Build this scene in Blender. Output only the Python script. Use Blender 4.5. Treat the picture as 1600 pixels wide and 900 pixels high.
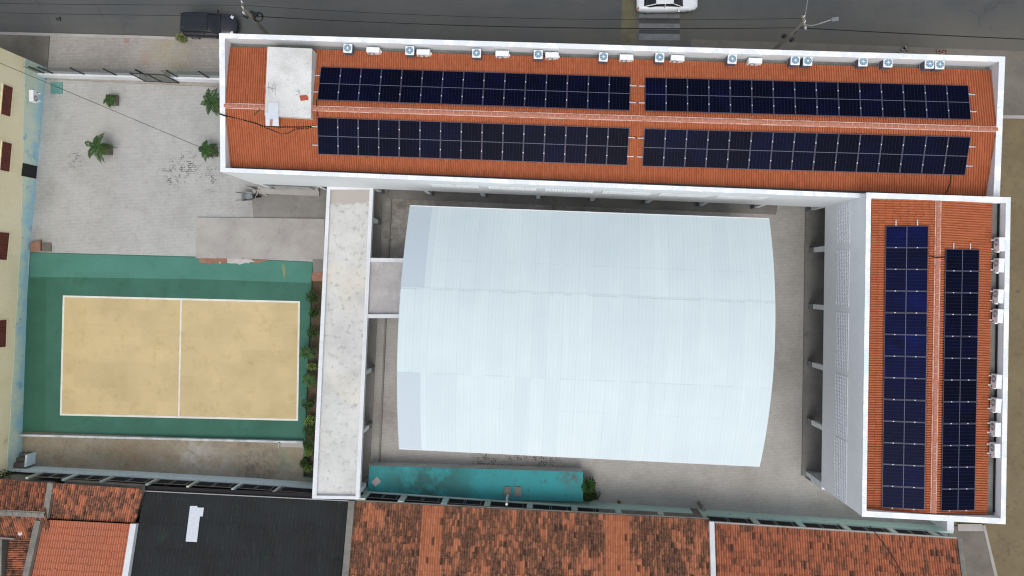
import bpy, math, random
from mathutils import Vector, Matrix
random.seed(7)
D = bpy.data
for o in list(D.objects): D.objects.remove(o)
SC = bpy.context.scene
COL = SC.collection
rad = math.radians

# ------------------------------------------------------------------ camera
H = 54.5; F = 1130.0
dn = Vector((848 - 800, 450 - 445, -F)).normalized()      # straight down, as the tilted drone camera sees it
r3 = -dn
r1 = (Vector((1, 0, 0)) - Vector((1, 0, 0)).dot(dn) * dn).normalized()
r2 = r3.cross(r1)
ROT = Matrix((r1, r2, r3))
cam_d = D.cameras.new('camera'); cam = D.objects.new('camera', cam_d); COL.objects.link(cam)
cam.matrix_world = Matrix.Translation((0, 0, H)) @ ROT.to_4x4()
cam_d.sensor_width = 36; cam_d.lens = 36 * F / 1600
cam_d.clip_start = 0.5; cam_d.clip_end = 1500
SC.camera = cam
SC.cycles.filter_width = 1.15

def P(px, py, z=0.0):
    d = ROT @ Vector((px - 800, 450 - py, -F))
    t = (H - z) / -d.z
    return Vector((d.x * t, d.y * t, z))
def PPl(px, py, p0, n):
    d = ROT @ Vector((px - 800, 450 - py, -F)); o = Vector((0, 0, H))
    return o + d * ((p0 - o).dot(n) / d.dot(n))

# ------------------------------------------------------------------ world and sun
SUN_EL, SUN_AZ = 64, 176
w = D.worlds.new('World'); SC.world = w; w.use_nodes = True
wt = w.node_tree; wt.nodes.clear()
sky = wt.nodes.new('ShaderNodeTexSky'); sky.sky_type = 'NISHITA'; sky.sun_disc = False
sky.sun_elevation = rad(SUN_EL); sky.sun_rotation = rad(SUN_AZ)
sky.air_density = 1.0; sky.dust_density = 3.5; sky.ozone_density = 1.0
bg = wt.nodes.new('ShaderNodeBackground'); bg.inputs[1].default_value = 0.15
wo = wt.nodes.new('ShaderNodeOutputWorld')
hs = wt.nodes.new('ShaderNodeHueSaturation'); hs.inputs['Saturation'].default_value = 0.45   # overcast: the blue is mostly gone
wt.links.new(sky.outputs[0], hs.inputs['Color']); wt.links.new(hs.outputs[0], bg.inputs[0]); wt.links.new(bg.outputs[0], wo.inputs[0])
sd = D.lights.new('sun', 'SUN'); sd.energy = 0.5; sd.angle = rad(38); sd.color = (1.0, 0.965, 0.9)
so = D.objects.new('sun', sd); COL.objects.link(so)
az = rad(SUN_AZ)
sv = Vector((math.sin(az) * math.cos(rad(SUN_EL)), math.cos(az) * math.cos(rad(SUN_EL)), math.sin(rad(SUN_EL))))
so.rotation_euler = sv.to_track_quat('Z', 'Y').to_euler(); so.location = (0, 0, 80)
SC.view_settings.view_transform = 'Standard'; SC.view_settings.look = 'None'
SC.view_settings.exposure = 0.31; SC.view_settings.gamma = 1.0
SC.view_settings.use_curve_mapping = False

# ------------------------------------------------------------------ materials
def lin(c):
    return tuple(((v / 255) / 12.92 if v / 255 <= 0.04045 else ((v / 255 + 0.055) / 1.055) ** 2.4) for v in c) + (1,)
class NT:
    def __init__(s, name, rough=0.85, spec=0.3):
        s.m = D.materials.new(name); s.m.use_nodes = True; s.t = s.m.node_tree
        s.b = s.t.nodes['Principled BSDF']; s.b.inputs['Roughness'].default_value = rough
        s.b.inputs['Specular IOR Level'].default_value = spec; s._co = None
    def n(s, typ, **k):
        x = s.t.nodes.new(typ)
        for a, v in k.items(): setattr(x, a, v)
        return x
    def l(s, a, b): s.t.links.new(a, b)
    def co(s):
        if s._co is None: s._co = s.n('ShaderNodeNewGeometry').outputs['Position']
        return s._co
    def uv(s): return s.n('ShaderNodeUVMap').outputs[0]
    def noise(s, scale, detail=4, rough=0.6, vec=None, stretch=None, w=0.0):
        v = vec if vec is not None else s.co()
        if stretch or w:
            mp = s.n('ShaderNodeMapping'); mp.inputs['Scale'].default_value = stretch or (1, 1, 1)
            mp.inputs['Location'].default_value = (w * 13.7, w * 7.1, w * 3.3)
            s.l(v, mp.inputs[0]); v = mp.outputs[0]
        x = s.n('ShaderNodeTexNoise'); x.inputs['Scale'].default_value = scale
        x.inputs['Detail'].default_value = detail; x.inputs['Roughness'].default_value = rough
        s.l(v, x.inputs['Vector']); return x.outputs[0]
    def ramp(s, f, a, b):
        x = s.n('ShaderNodeMapRange'); x.clamp = True
        x.inputs[1].default_value = a; x.inputs[2].default_value = b
        s.l(f, x.inputs[0]); return x.outputs[0]
    def mix(s, f, a, b, mode='MIX'):
        x = s.n('ShaderNodeMix'); x.data_type = 'RGBA'; x.blend_type = mode
        for i, v in ((0, f), (6, a), (7, b)):
            if isinstance(v, (int, float)): x.inputs[i].default_value = v
            elif isinstance(v, tuple): x.inputs[i].default_value = v
            else: s.l(v, x.inputs[i])
        return x.outputs[2]
    def math(s, op, a, b=0.0):
        x = s.n('ShaderNodeMath'); x.operation = op
        for i, v in ((0, a), (1, b)):
            if isinstance(v, (int, float)): x.inputs[i].default_value = v
            else: s.l(v, x.inputs[i])
        return x.outputs[0]
    def sep(s, v):
        x = s.n('ShaderNodeSeparateXYZ'); s.l(v, x.inputs[0]); return x.outputs
    def spot(s, p, r0, r1):
        x = s.n('ShaderNodeVectorMath'); x.operation = 'DISTANCE'
        s.l(s.co(), x.inputs[0]); x.inputs[1].default_value = tuple(p)
        return s.ramp(x.outputs['Value'], r1, r0)
    def out(s, c):
        if isinstance(c, tuple): s.b.inputs['Base Color'].default_value = c
        else: s.l(c, s.b.inputs['Base Color'])
        return s.m
    def bump(s, h, strength=0.3, dist=0.02):
        x = s.n('ShaderNodeBump'); x.inputs['Strength'].default_value = strength
        x.inputs['Distance'].default_value = dist
        s.l(h, x.inputs['Height']); s.l(x.outputs[0], s.b.inputs['Normal'])

def mat_worn(name, c, c2, scale=0.8, lo=0.4, hi=0.7, fine=25, rough=0.85, fa=0.12, spec=0.3, stretch=None, c3=None, s3=3.0):
    """base colour with broad blotches of a second one and fine grain"""
    t = NT(name, rough, spec)
    x = t.mix(t.ramp(t.noise(scale, 5, 0.65, stretch=stretch), lo, hi), lin(c), lin(c2))
    if c3: x = t.mix(t.ramp(t.noise(s3, 8, 0.72, w=1), 0.60, 0.72), x, lin(c3))
    g = t.noise(fine, 3, 0.7)
    x = t.mix(t.math('MULTIPLY', t.ramp(g, 0.35, 0.7), fa * 2), x, (0.02, 0.02, 0.02, 1))
    t.bump(g, 0.25, 0.01)
    return t.out(x)
def mat_flat(name, c, rough=0.7, spec=0.3, metal=0.0):
    t = NT(name, rough, spec); t.b.inputs['Metallic'].default_value = metal
    x = t.mix(t.ramp(t.noise(6, 4), 0.35, 0.75), lin(c), tuple(v * 0.86 for v in lin(c)[:3]) + (1,))
    return t.out(x)

M = {}
def asphalt():
    t = NT('asphalt', 0.9, 0.2)
    n1 = t.ramp(t.noise(0.12, 5, 0.6), 0.35, 0.7)
    x = t.mix(n1, lin((82, 85, 86)), lin((95, 97, 95)))
    y = t.sep(t.co())[1]
    d = t.math('ADD', t.math('MULTIPLY', t.noise(0.3, 7, 0.7), 5.0), t.math('MULTIPLY', y, -1.0))
    dirt = t.ramp(d, -18.4, -14.8)
    x = t.mix(t.math('MULTIPLY', dirt, 0.62), x, lin((112, 106, 95)))
    x = t.mix(t.math('MULTIPLY', t.ramp(t.noise(0.55, 4, 0.6, stretch=(0.25, 1.6, 1), w=4), 0.5, 0.75), 0.35), x, lin((106, 104, 99)))
    x = t.mix(t.math('MULTIPLY', t.ramp(t.noise(1.6, 8, 0.75, w=2), 0.60, 0.70), 0.5), x, lin((74, 73, 69)))
    v = t.n('ShaderNodeTexVoronoi'); v.feature = 'DISTANCE_TO_EDGE'; v.inputs['Scale'].default_value = 0.22
    wv = t.n('ShaderNodeVectorMath'); wv.operation = 'ADD'; nz = t.n('ShaderNodeTexNoise'); nz.inputs['Scale'].default_value = 0.9; nz.inputs['Detail'].default_value = 6
    t.l(t.co(), nz.inputs['Vector']); t.l(t.co(), wv.inputs[0]); t.l(nz.outputs['Color'], wv.inputs[1]); t.l(wv.outputs[0], v.inputs['Vector'])
    cr = t.math('MULTIPLY', t.ramp(v.outputs['Distance'], 0.010, 0.004), t.ramp(t.noise(0.25, 3, 0.5, w=14), 0.5, 0.6))
    x = t.mix(t.math('MULTIPLY', cr, 0.22), x, lin((52, 52, 50)))
    g = t.noise(40, 3, 0.8)
    x = t.mix(t.ramp(g, 0.3, 0.75), x, t.mix(1.0, x, (0.74, 0.74, 0.74, 1), 'MULTIPLY'))
    t.bump(g, 0.4, 0.01)
    return t.out(x)
M['asphalt'] = asphalt()
def earth(name, c, c2, c3, sc=0.35, spots=()):
    t = NT(name, 0.7, 0.25)
    x = t.mix(t.ramp(t.noise(sc, 6, 0.7), 0.35, 0.68), lin(c), lin(c2))
    x = t.mix(t.math('MULTIPLY', t.ramp(t.noise(sc * 5, 6, 0.75, w=3), 0.54, 0.68), 0.8), x, lin(c3))
    x = t.mix(t.ramp(t.noise(3.5, 8, 0.8, w=5), 0.68, 0.72), x, tuple(v * 0.5 for v in lin(c3)[:3]) + (1,))
    for (p, r_, cc, a) in spots:
        k = t.math('MULTIPLY', t.spot(p, r_ * .2, r_), t.ramp(t.noise(1.6, 7, 0.75, w=12), 0.42, 0.58)); x = t.mix(t.math('MULTIPLY', k, a), x, lin(cc))
    g = t.noise(22, 4, 0.8)
    x = t.mix(t.ramp(g, 0.3, 0.75), x, t.mix(1.0, x, (0.78, 0.78, 0.76, 1), 'MULTIPLY'))
    t.bump(g, 0.5, 0.02)
    return t.out(x)
M['earth'] = earth('wet_earth', (128, 115, 88), (112, 98, 74), (92, 84, 66))
M['dirt'] = earth('yard_dirt', (164, 155, 138), (146, 134, 112), (112, 104, 90), 0.8, spots=((P(305, 710), 1.9, (184, 182, 176), .8), (P(345, 722), 1.6, (170, 166, 160), .7), (P(205, 712), 2.2, (150, 122, 92), .6), (P(445, 722), 1.2, (110, 140, 116), .6), (P(400, 730), 2.6, (96, 92, 84), .7), (P(90, 705), 2.0, (120, 110, 98), .6)))
M['soil'] = earth('planter_soil', (96, 80, 62), (70, 62, 46), (120, 104, 88), 2.0)
def paving(name, c, c2, joint, bw=0.22, bh=0.11, moss=(), blot=0.25, band=None):
    t = NT(name, 0.9, 0.2)
    b = t.n('ShaderNodeTexBrick'); b.offset = 0.5
    b.inputs['Scale'].default_value = 1.0; b.inputs['Brick Width'].default_value = bw
    b.inputs['Row Height'].default_value = bh; b.inputs['Mortar Size'].default_value = 0.008
    b.inputs['Color1'].default_value = lin(c); b.inputs['Color2'].default_value = lin(c2)
    b.inputs['Mortar'].default_value = lin(joint)
    b.inputs['Bias'].default_value = 0.1
    mp = t.n('ShaderNodeMapping'); mp.inputs['Rotation'].default_value = (0, 0, rad(1.6))
    t.l(t.co(), mp.inputs[0]); t.l(mp.outputs[0], b.inputs['Vector'])
    x = b.outputs['Color']
    n1 = t.ramp(t.noise(blot, 6, 0.7), 0.38, 0.66)
    x = t.mix(n1, x, t.mix(1.0, x, (0.84, 0.84, 0.83, 1), 'MULTIPLY'))
    n2 = t.ramp(t.noise(1.3, 6, 0.7, w=2), 0.5, 0.75)
    x = t.mix(t.math('MULTIPLY', n2, 0.7), x, t.mix(1.0, x, (0.83, 0.82, 0.8, 1), 'MULTIPLY'))
    x = t.mix(t.math('MULTIPLY', t.ramp(t.noise(5, 3, 0.6, w=7), 0.6, 0.75), 0.35), x, lin((205, 203, 198)))
    # joints filled with black moss where the courtyard drains badly
    if moss:
        b2 = t.n('ShaderNodeTexBrick'); b2.offset = 0.5
        b2.inputs['Scale'].default_value = 1.0; b2.inputs['Brick Width'].default_value = 0.28
        b2.inputs['Row Height'].default_value = 0.15; b2.inputs['Mortar Size'].default_value = 0.03
        t.l(mp.outputs[0], b2.inputs['Vector'])
        for (p, r) in moss:
            k = t.math('MULTIPLY', t.spot(p, r * 0.3, r), t.ramp(t.noise(2.4, 6, 0.75, w=9), 0.50, 0.56))
            k = t.math('MULTIPLY', k, b2.outputs['Fac'])
            x = t.mix(t.math('MULTIPLY', k, 0.9), x, lin((52, 52, 46)))
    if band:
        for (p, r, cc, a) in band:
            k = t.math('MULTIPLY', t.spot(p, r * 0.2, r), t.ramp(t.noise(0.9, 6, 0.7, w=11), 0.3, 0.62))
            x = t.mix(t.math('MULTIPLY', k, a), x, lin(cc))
    g = t.noise(30, 3, 0.8)
    x = t.mix(t.math('MULTIPLY', t.ramp(g, 0.35, 0.75), 0.5), x, t.mix(1.0, x, (0.8, 0.8, 0.8, 1), 'MULTIPLY'))
    t.bump(b.outputs['Fac'], -0.3, 0.01)
    return t.out(x)
M['pave_west'] = paving('west_courtyard_pavers', (186, 186, 183), (177, 177, 174), (160, 160, 157),
    moss=((P(278, 268), 1.5), (P(298, 252), 1.2), (P(327, 280), 1.3), (P(262, 274), 1.0), (P(118, 250), 0.8)),
    band=((P(165, 200), 2.6, (182, 178, 168), 0.5), (P(345, 215), 3.0, (150, 152, 150), 0.6), (P(400, 320), 3.0, (140, 138, 134), 0.8),
          (P(72, 300), 1.8, (140, 138, 132), 0.7), (P(60, 380), 1.6, (130, 124, 116), 0.6)))
M['pave_east'] = paving('hall_yard_pavers', (188, 185, 180), (179, 176, 170), (160, 157, 152),
    moss=((P(600, 380), 1.2), (P(830, 725), 3.0), (P(770, 718), 2.0)),
    band=((P(1215, 560), 3, (128, 124, 116), 0.5), (P(600, 650), 2.5, (126, 118, 110), 0.5), (P(640, 330), 6, (98, 92, 82), 0.7), (P(900, 330), 9, (92, 86, 76), 0.7)))  # last two bands: gap shade north of the hall put into the colour
M['pave_walk'] = paving('front_sidewalk_pavers', (172, 167, 159), (160, 155, 147), (138, 134, 127),
    band=((P(262, 80), 2.2, (158, 146, 118), 0.6), (P(285, 108), 1.5, (138, 128, 100), 0.7), (P(199, 64), 0.35, (150, 70, 62), 1.0), (P(232, 92), 0.7, (160, 126, 100), 0.8)))
M['conc_dark'] = mat_worn('old_concrete', (122, 117, 107), (104, 99, 91), 0.5, c3=(82, 78, 70), s3=1.2)
M['conc'] = mat_worn('concrete_slab', (176, 172, 166), (154, 150, 145), 0.35, c3=(140, 136, 130), s3=0.9)
M['conc_side'] = mat_worn('grey_walk_concrete', (140, 137, 132), (120, 118, 113), 0.5, c3=(98, 96, 90), s3=1.1)
M['conc_roof'] = mat_worn('white_roof_screed', (224, 225, 222), (204, 204, 200), 0.5, 0.42, 0.66, fine=14, c3=(150, 148, 142), s3=3.4)
M['conc_can'] = mat_worn('canopy_screed', (176, 172, 172), (196, 194, 194), 0.9, c3=(210, 208, 206), s3=1.0)
M['white'] = mat_worn('white_paint', (222, 225, 228), (208, 211, 214), 0.6, fine=10, fa=0.04, c3=(190, 190, 188), s3=1.4)
M['coping'] = mat_worn('coping_paint', (227, 232, 235), (246, 250, 251), 0.9, 0.50, 0.55, fine=8, fa=0.05, c3=(192, 194, 195), s3=2.2, stretch=(1, 1, 1))
M['wall_grey'] = mat_worn('pale_grey_render', (224, 229, 230), (216, 221, 222), 0.4, fine=12, fa=0.04)
M['wing_wall'] = mat_worn('wing_render_paint', (243, 247, 249), (236, 240, 242), 0.4, fine=12, fa=0.03)
M['grey_low'] = mat_worn('grey_dado_paint', (140, 144, 146), (122, 126, 128), 0.6, fine=12)
M['gutter'] = mat_worn('gutter_cement', (128, 129, 126), (104, 105, 103), 0.7, fine=10, c3=(92, 92, 90), s3=1.6)
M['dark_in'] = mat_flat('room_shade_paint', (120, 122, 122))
M['verge'] = mat_worn('weathered_cement', (140, 136, 128), (112, 110, 104), 1.2, fine=10, c3=(72, 70, 66), s3=2.2)
M['black'] = mat_flat('black_metal', (30, 31, 33), 0.5, 0.4)
M['cable'] = mat_flat('black_cable', (24, 22, 22), 0.6)
M['galv'] = mat_flat('galvanised_steel', (150, 152, 150), 0.5, 0.5)
M['polecon'] = mat_worn('pole_concrete', (140, 134, 120), (116, 110, 98), 1.5, fine=12)
M['lattice'] = mat_flat('lattice_white', (252, 253, 254))
M['lat_back'] = mat_flat('lattice_shadow_gap', (222, 229, 236))
M['lat_grey'] = mat_flat('lattice_grey_gap', (198, 203, 206))
def teal_top():
    t = NT('teal_painted_slab', 0.85, 0.25)
    x = t.mix(t.ramp(t.noise(0.5, 5, 0.6), 0.35, 0.7), lin((58, 148, 152)), lin((62, 138, 140)))
    big = t.math('MULTIPLY', t.spot(P(672, 758, 1.25), 1.0, 5.2), t.ramp(t.noise(0.7, 7, 0.7, w=3), 0.36, 0.52))
    x = t.mix(t.math('MULTIPLY', big, 0.85), x, lin((56, 92, 88)))
    x = t.mix(t.math('MULTIPLY', t.ramp(t.noise(1.3, 7, 0.75, w=5), 0.58, 0.68), 0.7), x, lin((74, 78, 74)))
    e = t.math('MULTIPLY', t.spot(P(893, 747, 1.25), 0.2, 1.1), t.ramp(t.noise(2.5, 6, 0.7, w=6), 0.45, 0.6))
    return t.out(t.mix(t.math('MULTIPLY', e, 0.8), x, lin((96, 84, 84))))
M['teal'] = teal_top()
M['teal_side'] = mat_worn('grey_teal_edge', (204, 206, 204), (180, 184, 182), 0.9)
M['plate'] = mat_flat('teal_cover_plate', (100, 152, 144))
M['ac_white'] = mat_flat('condenser_white', (236, 238, 239), 0.5)
M['ac_body'] = mat_flat('condenser_dark_coil', (92, 98, 112), 0.6)
M['ac_fan'] = mat_flat('fan_grille_blue', (112, 146, 166), 0.5)
M['ac_fan2'] = mat_flat('fan_grille_grey', (118, 122, 124), 0.5)
M['ac_hub'] = mat_flat('fan_hub', (226, 238, 244), 0.4)
M['brown_lat'] = mat_worn('brown_block_lattice', (122, 70, 58), (104, 58, 48), 2, fine=14)
M['brown_dark'] = mat_flat('dark_gap', (48, 26, 22))
M['sheet'] = mat_flat('pale_metal_sheet', (206, 212, 220), 0.45, 0.4)
M['redpiece'] = mat_flat('terracotta_piece', (172, 84, 62))
M['line'] = mat_worn('court_line_paint', (226, 224, 214), (206, 206, 196), 1.0, fa=0.05)
M['rubber'] = mat_flat('tyre_rubber', (22, 22, 23), 0.8)
M['rim'] = mat_flat('wheel_rim', (140, 142, 146), 0.35, 0.5, 0.6)
M['glass'] = mat_flat('tinted_glass', (18, 22, 27), 0.08, 0.6)
M['lamp'] = mat_flat('headlamp_lens', (214, 220, 228), 0.1, 0.6)
M['brick'] = mat_worn('broken_brick_patch', (160, 118, 98), (132, 96, 80), 1.5, c3=(190, 184, 176), s3=2.0)
M['rubble'] = mat_worn('broken_mortar_patch', (196, 192, 188), (160, 156, 152), 2.0)
M['paintstripe'] = mat_worn('worn_stripe_paint', (128, 131, 132), (108, 110, 110), 1.2, c3=(84, 86, 86), s3=2.4)
M['tarpatch'] = mat_worn('dark_tar_patch', (70, 72, 74), (78, 80, 80), 1.0)
M['hump'] = mat_worn('worn_hump_asphalt', (100, 98, 92), (88, 87, 83), 0.9, c3=(120, 112, 92), s3=1.3)
M['yellowdirt'] = mat_worn('yellow_worn_strip', (112, 108, 84), (96, 92, 76), 1.0, c3=(132, 122, 76), s3=1.4)
def carpaint(name, c, rough=0.28):
    t = NT(name, rough, 0.5); t.b.inputs['Coat Weight'].default_value = 0.4; t.b.inputs['Coat Roughness'].default_value = 0.06
    return t.out(t.mix(t.ramp(t.noise(8, 6, 0.7), 0.5, 0.8), lin(c), tuple(v * 0.85 + 0.01 for v in lin(c)[:3]) + (1,)))
M['suv'] = carpaint('dark_navy_car_paint', (22, 22, 34), 0.35)
M['suvroof'] = mat_worn('dusty_dark_roof', (28, 32, 38), (36, 41, 48), 1.2, fine=14, rough=0.5, c3=(64, 72, 80), s3=2.4)
M['sedan'] = carpaint('white_car_paint', (226, 230, 232))

def mat_tiles(name, cols, mould=None, mamt=0.0, mscale=0.5, lo=0.5, hi=0.6, pertile=0.4, streak=None):
    """clay tiles: UV = (tile column, tile row); one colour per tile, mould in patches"""
    t = NT(name, 0.9, 0.2)
    uv = t.uv(); s = t.sep(uv)
    c = t.n('ShaderNodeCombineXYZ'); t.l(t.math('FLOOR', s[0]), c.inputs[0]); t.l(t.math('FLOOR', s[1]), c.inputs[1])
    wn = t.n('ShaderNodeTexWhiteNoise'); wn.noise_dimensions = '2D'; t.l(c.outputs[0], wn.inputs['Vector'])
    x = t.mix(t.math('MULTIPLY', wn.outputs['Value'], pertile), lin(cols[0]), lin(cols[1]))
    x = t.mix(t.ramp(t.noise(0.5, 5, 0.65), 0.42, 0.68), x, t.mix(0.5, x, lin(cols[2])))
    x = t.mix(t.math('MULTIPLY', t.ramp(t.noise(2.5, 6, 0.7, w=3), 0.5, 0.7), 0.45), x, lin(cols[3]))
    if mould:
        nm = t.math('ADD', t.noise(mscale, 7, 0.75, w=6, stretch=(1.5, 0.55, 1)), t.math('MULTIPLY', wn.outputs['Value'], 0.16))
        k = t.ramp(nm, lo, hi)
        if streak:   # a clean re-laid strip between the mouldy ones
            for (u0, u1) in streak:
                inb = t.math('MULTIPLY', t.math('GREATER_THAN', s[0], u0), t.math('LESS_THAN', s[0], u1))
                k = t.math('MULTIPLY', k, t.math('SUBTRACT', 1.0, inb))
        sp = t.n('ShaderNodeTexNoise'); sp.inputs['Scale'].default_value = 5.5; sp.inputs['Detail'].default_value = 5; sp.inputs['Roughness'].default_value = 0.8
        t.l(t.co(), sp.inputs['Vector'])
        k2 = t.math('MULTIPLY', k, t.math('ADD', t.math('MULTIPLY', t.ramp(sp.outputs[0], 0.42, 0.58), 0.75), 0.25))
        x = t.mix(t.math('MULTIPLY', k, 0.55 * mamt), x, lin((124, 104, 90)))
        x = t.mix(t.math('MULTIPLY', k2, mamt), x, lin(mould))
        # single blackened tiles
        wn2 = t.n('ShaderNodeTexWhiteNoise'); wn2.noise_dimensions = '3D'
        c2 = t.n('ShaderNodeCombineXYZ'); t.l(t.math('FLOOR', s[0]), c2.inputs[0]); t.l(t.math('FLOOR', s[1]), c2.inputs[1]); c2.inputs[2].default_value = 3.3
        t.l(c2.outputs[0], wn2.inputs['Vector'])
        x = t.mix(t.math('MULTIPLY', t.math('GREATER_THAN', wn2.outputs['Value'], 0.965), 0.75), x, lin(mould))
    return t.out(x)
M['tile_new'] = mat_tiles('clean_terracotta_tiles', ((180, 106, 72), (160, 88, 56), (172, 106, 70), (156, 94, 70)), None, pertile=0.7)
M['tile_old'] = mat_tiles('mouldy_terracotta_tiles', ((192, 128, 96), (166, 100, 70), (184, 124, 90), (158, 104, 80)), (58, 48, 40), 0.85, 0.8, 0.48, 0.60, 0.9, streak=((30, 39), (107, 117)))
M['tile_mid'] = mat_tiles('weathered_terracotta_tiles', ((184, 116, 86), (158, 92, 66), (172, 110, 80), (140, 92, 72)), (62, 48, 42), 0.8, 1.4, 0.58, 0.70, 0.9)
M['tile_dirty'] = mat_tiles('stained_terracotta_tiles', ((186, 116, 86), (156, 94, 68), (168, 110, 80), (136, 92, 72)), (58, 46, 40), 0.9, 1.3, 0.50, 0.64, 0.9)
M['tile_smooth'] = mat_tiles('smooth_orange_tiles', ((190, 120, 92), (176, 106, 78), (172, 114, 92), (152, 110, 94)), pertile=0.6)
M['ridge'] = mat_worn('ridge_tile_mortar', (180, 114, 90), (186, 130, 110), 1.2, fine=8)
M['mortar'] = mat_worn('pink_mortar', (216, 182, 170), (192, 138, 118), 1.2, 0.46, 0.6)

def solar_mat():
    t = NT('solar_cells', 0.3, 0.04)
    u = t.sep(t.uv())
    def grid(v, n, wdt):
        f = t.math('FRACT', t.math('MULTIPLY', v, n))
        return t.math('MAXIMUM', t.math('LESS_THAN', f, wdt), t.math('GREATER_THAN', f, 1 - wdt))
    oi = t.n('ShaderNodeObjectInfo').outputs['Random']
    base = t.mix(oi, lin((4, 6, 23)), lin((7, 11, 42)))
    base = t.mix(t.ramp(t.noise(0.7, 3), 0.35, 0.7), base, lin((5, 6, 19)))
    g1 = t.math('MULTIPLY', grid(u[0], 6, 0.03), 0.15)
    g2 = t.math('MULTIPLY', grid(u[1], 22, 0.05), 0.06)
    x = t.mix(t.math('MAXIMUM', g1, g2), base, lin((96, 104, 138)))
    mid = t.math('MULTIPLY', t.math('GREATER_THAN', u[1], 0.492), t.math('LESS_THAN', u[1], 0.508))
    x = t.mix(t.math('MULTIPLY', mid, 0.5), x, lin((138, 140, 160)))
    return t.out(x)
M['solar'] = solar_mat()
def solar_sky_tint():
    m = M['solar'].copy(); m.name = 'solar_cells_sky_tint'  # sky reflection on the wing's left slope, put into the cell colour
    for n in m.node_tree.nodes:
        if n.type == 'MIX':
            for i in (6, 7):
                if not n.inputs[i].is_linked:
                    c = n.inputs[i].default_value
                    if c[2] < 0.03: n.inputs[i].default_value = (c[0] * 1.7, c[1] * 2.1, c[2] * 2.7, 1)
    return m
M['solar_sky_tint'] = solar_sky_tint()
M['frame'] = mat_flat('panel_frame', (66, 68, 88), 0.45, 0.4)
M['clamp'] = mat_flat('aluminium_clamp', (205, 204, 210), 0.4, 0.5)

def court_mat(name, c, c2, c3):
    t = NT(name, 0.8, 0.3)
    x = t.mix(t.ramp(t.noise(0.35, 6, 0.6), 0.38, 0.66), lin(c), lin(c2))
    x = t.mix(t.math('MULTIPLY', t.ramp(t.noise(1.1, 7, 0.7, w=4), 0.52, 0.72), 0.7), x, lin(c3))
    b = t.n('ShaderNodeTexBrick'); b.inputs['Scale'].default_value = 1.0; b.inputs['Brick Width'].default_value = 2.2
    b.inputs['Row Height'].default_value = 1.0; b.inputs['Mortar Size'].default_value = 0.02; b.inputs['Mortar Smooth'].default_value = 1.0
    b.inputs['Color1'].default_value = (1, 1, 1, 1); b.inputs['Color2'].default_value = (0.93, 0.93, 0.92, 1); b.inputs['Mortar'].default_value = (0.95, 0.95, 0.95, 1)
    t.l(t.co(), b.inputs['Vector'])
    x = t.mix(1.0, x, b.outputs['Color'], 'MULTIPLY')
    g = t.noise(20, 3, 0.7); x = t.mix(t.math('MULTIPLY', t.ramp(g, 0.4, 0.8), 0.25), x, t.mix(1.0, x, (0.8, 0.8, 0.8, 1), 'MULTIPLY'))
    return t.out(x)
M['scuff'] = mat_worn('worn_court_scuff', (128, 142, 104), (108, 132, 102), 2.0)
M['edge_wall'] = mat_worn('dirty_white_edge_paint', (208, 212, 212), (172, 178, 178), 1.1, 0.42, 0.62, fine=10, c3=(120, 120, 112), s3=2.2)
M['court_y'] = court_mat('court_yellow_paint', (203, 183, 137), (192, 172, 130), (176, 156, 108))
M['court_g'] = court_mat('court_green_paint', (62, 109, 93), (56, 100, 84), (50, 91, 76))
M['court_g2'] = court_mat('court_green_faded', (78, 130, 116), (72, 124, 108), (66, 116, 100))
M['court_g3'] = court_mat('court_green_dark', (56, 102, 84), (50, 94, 76), (52, 96, 80))

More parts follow.
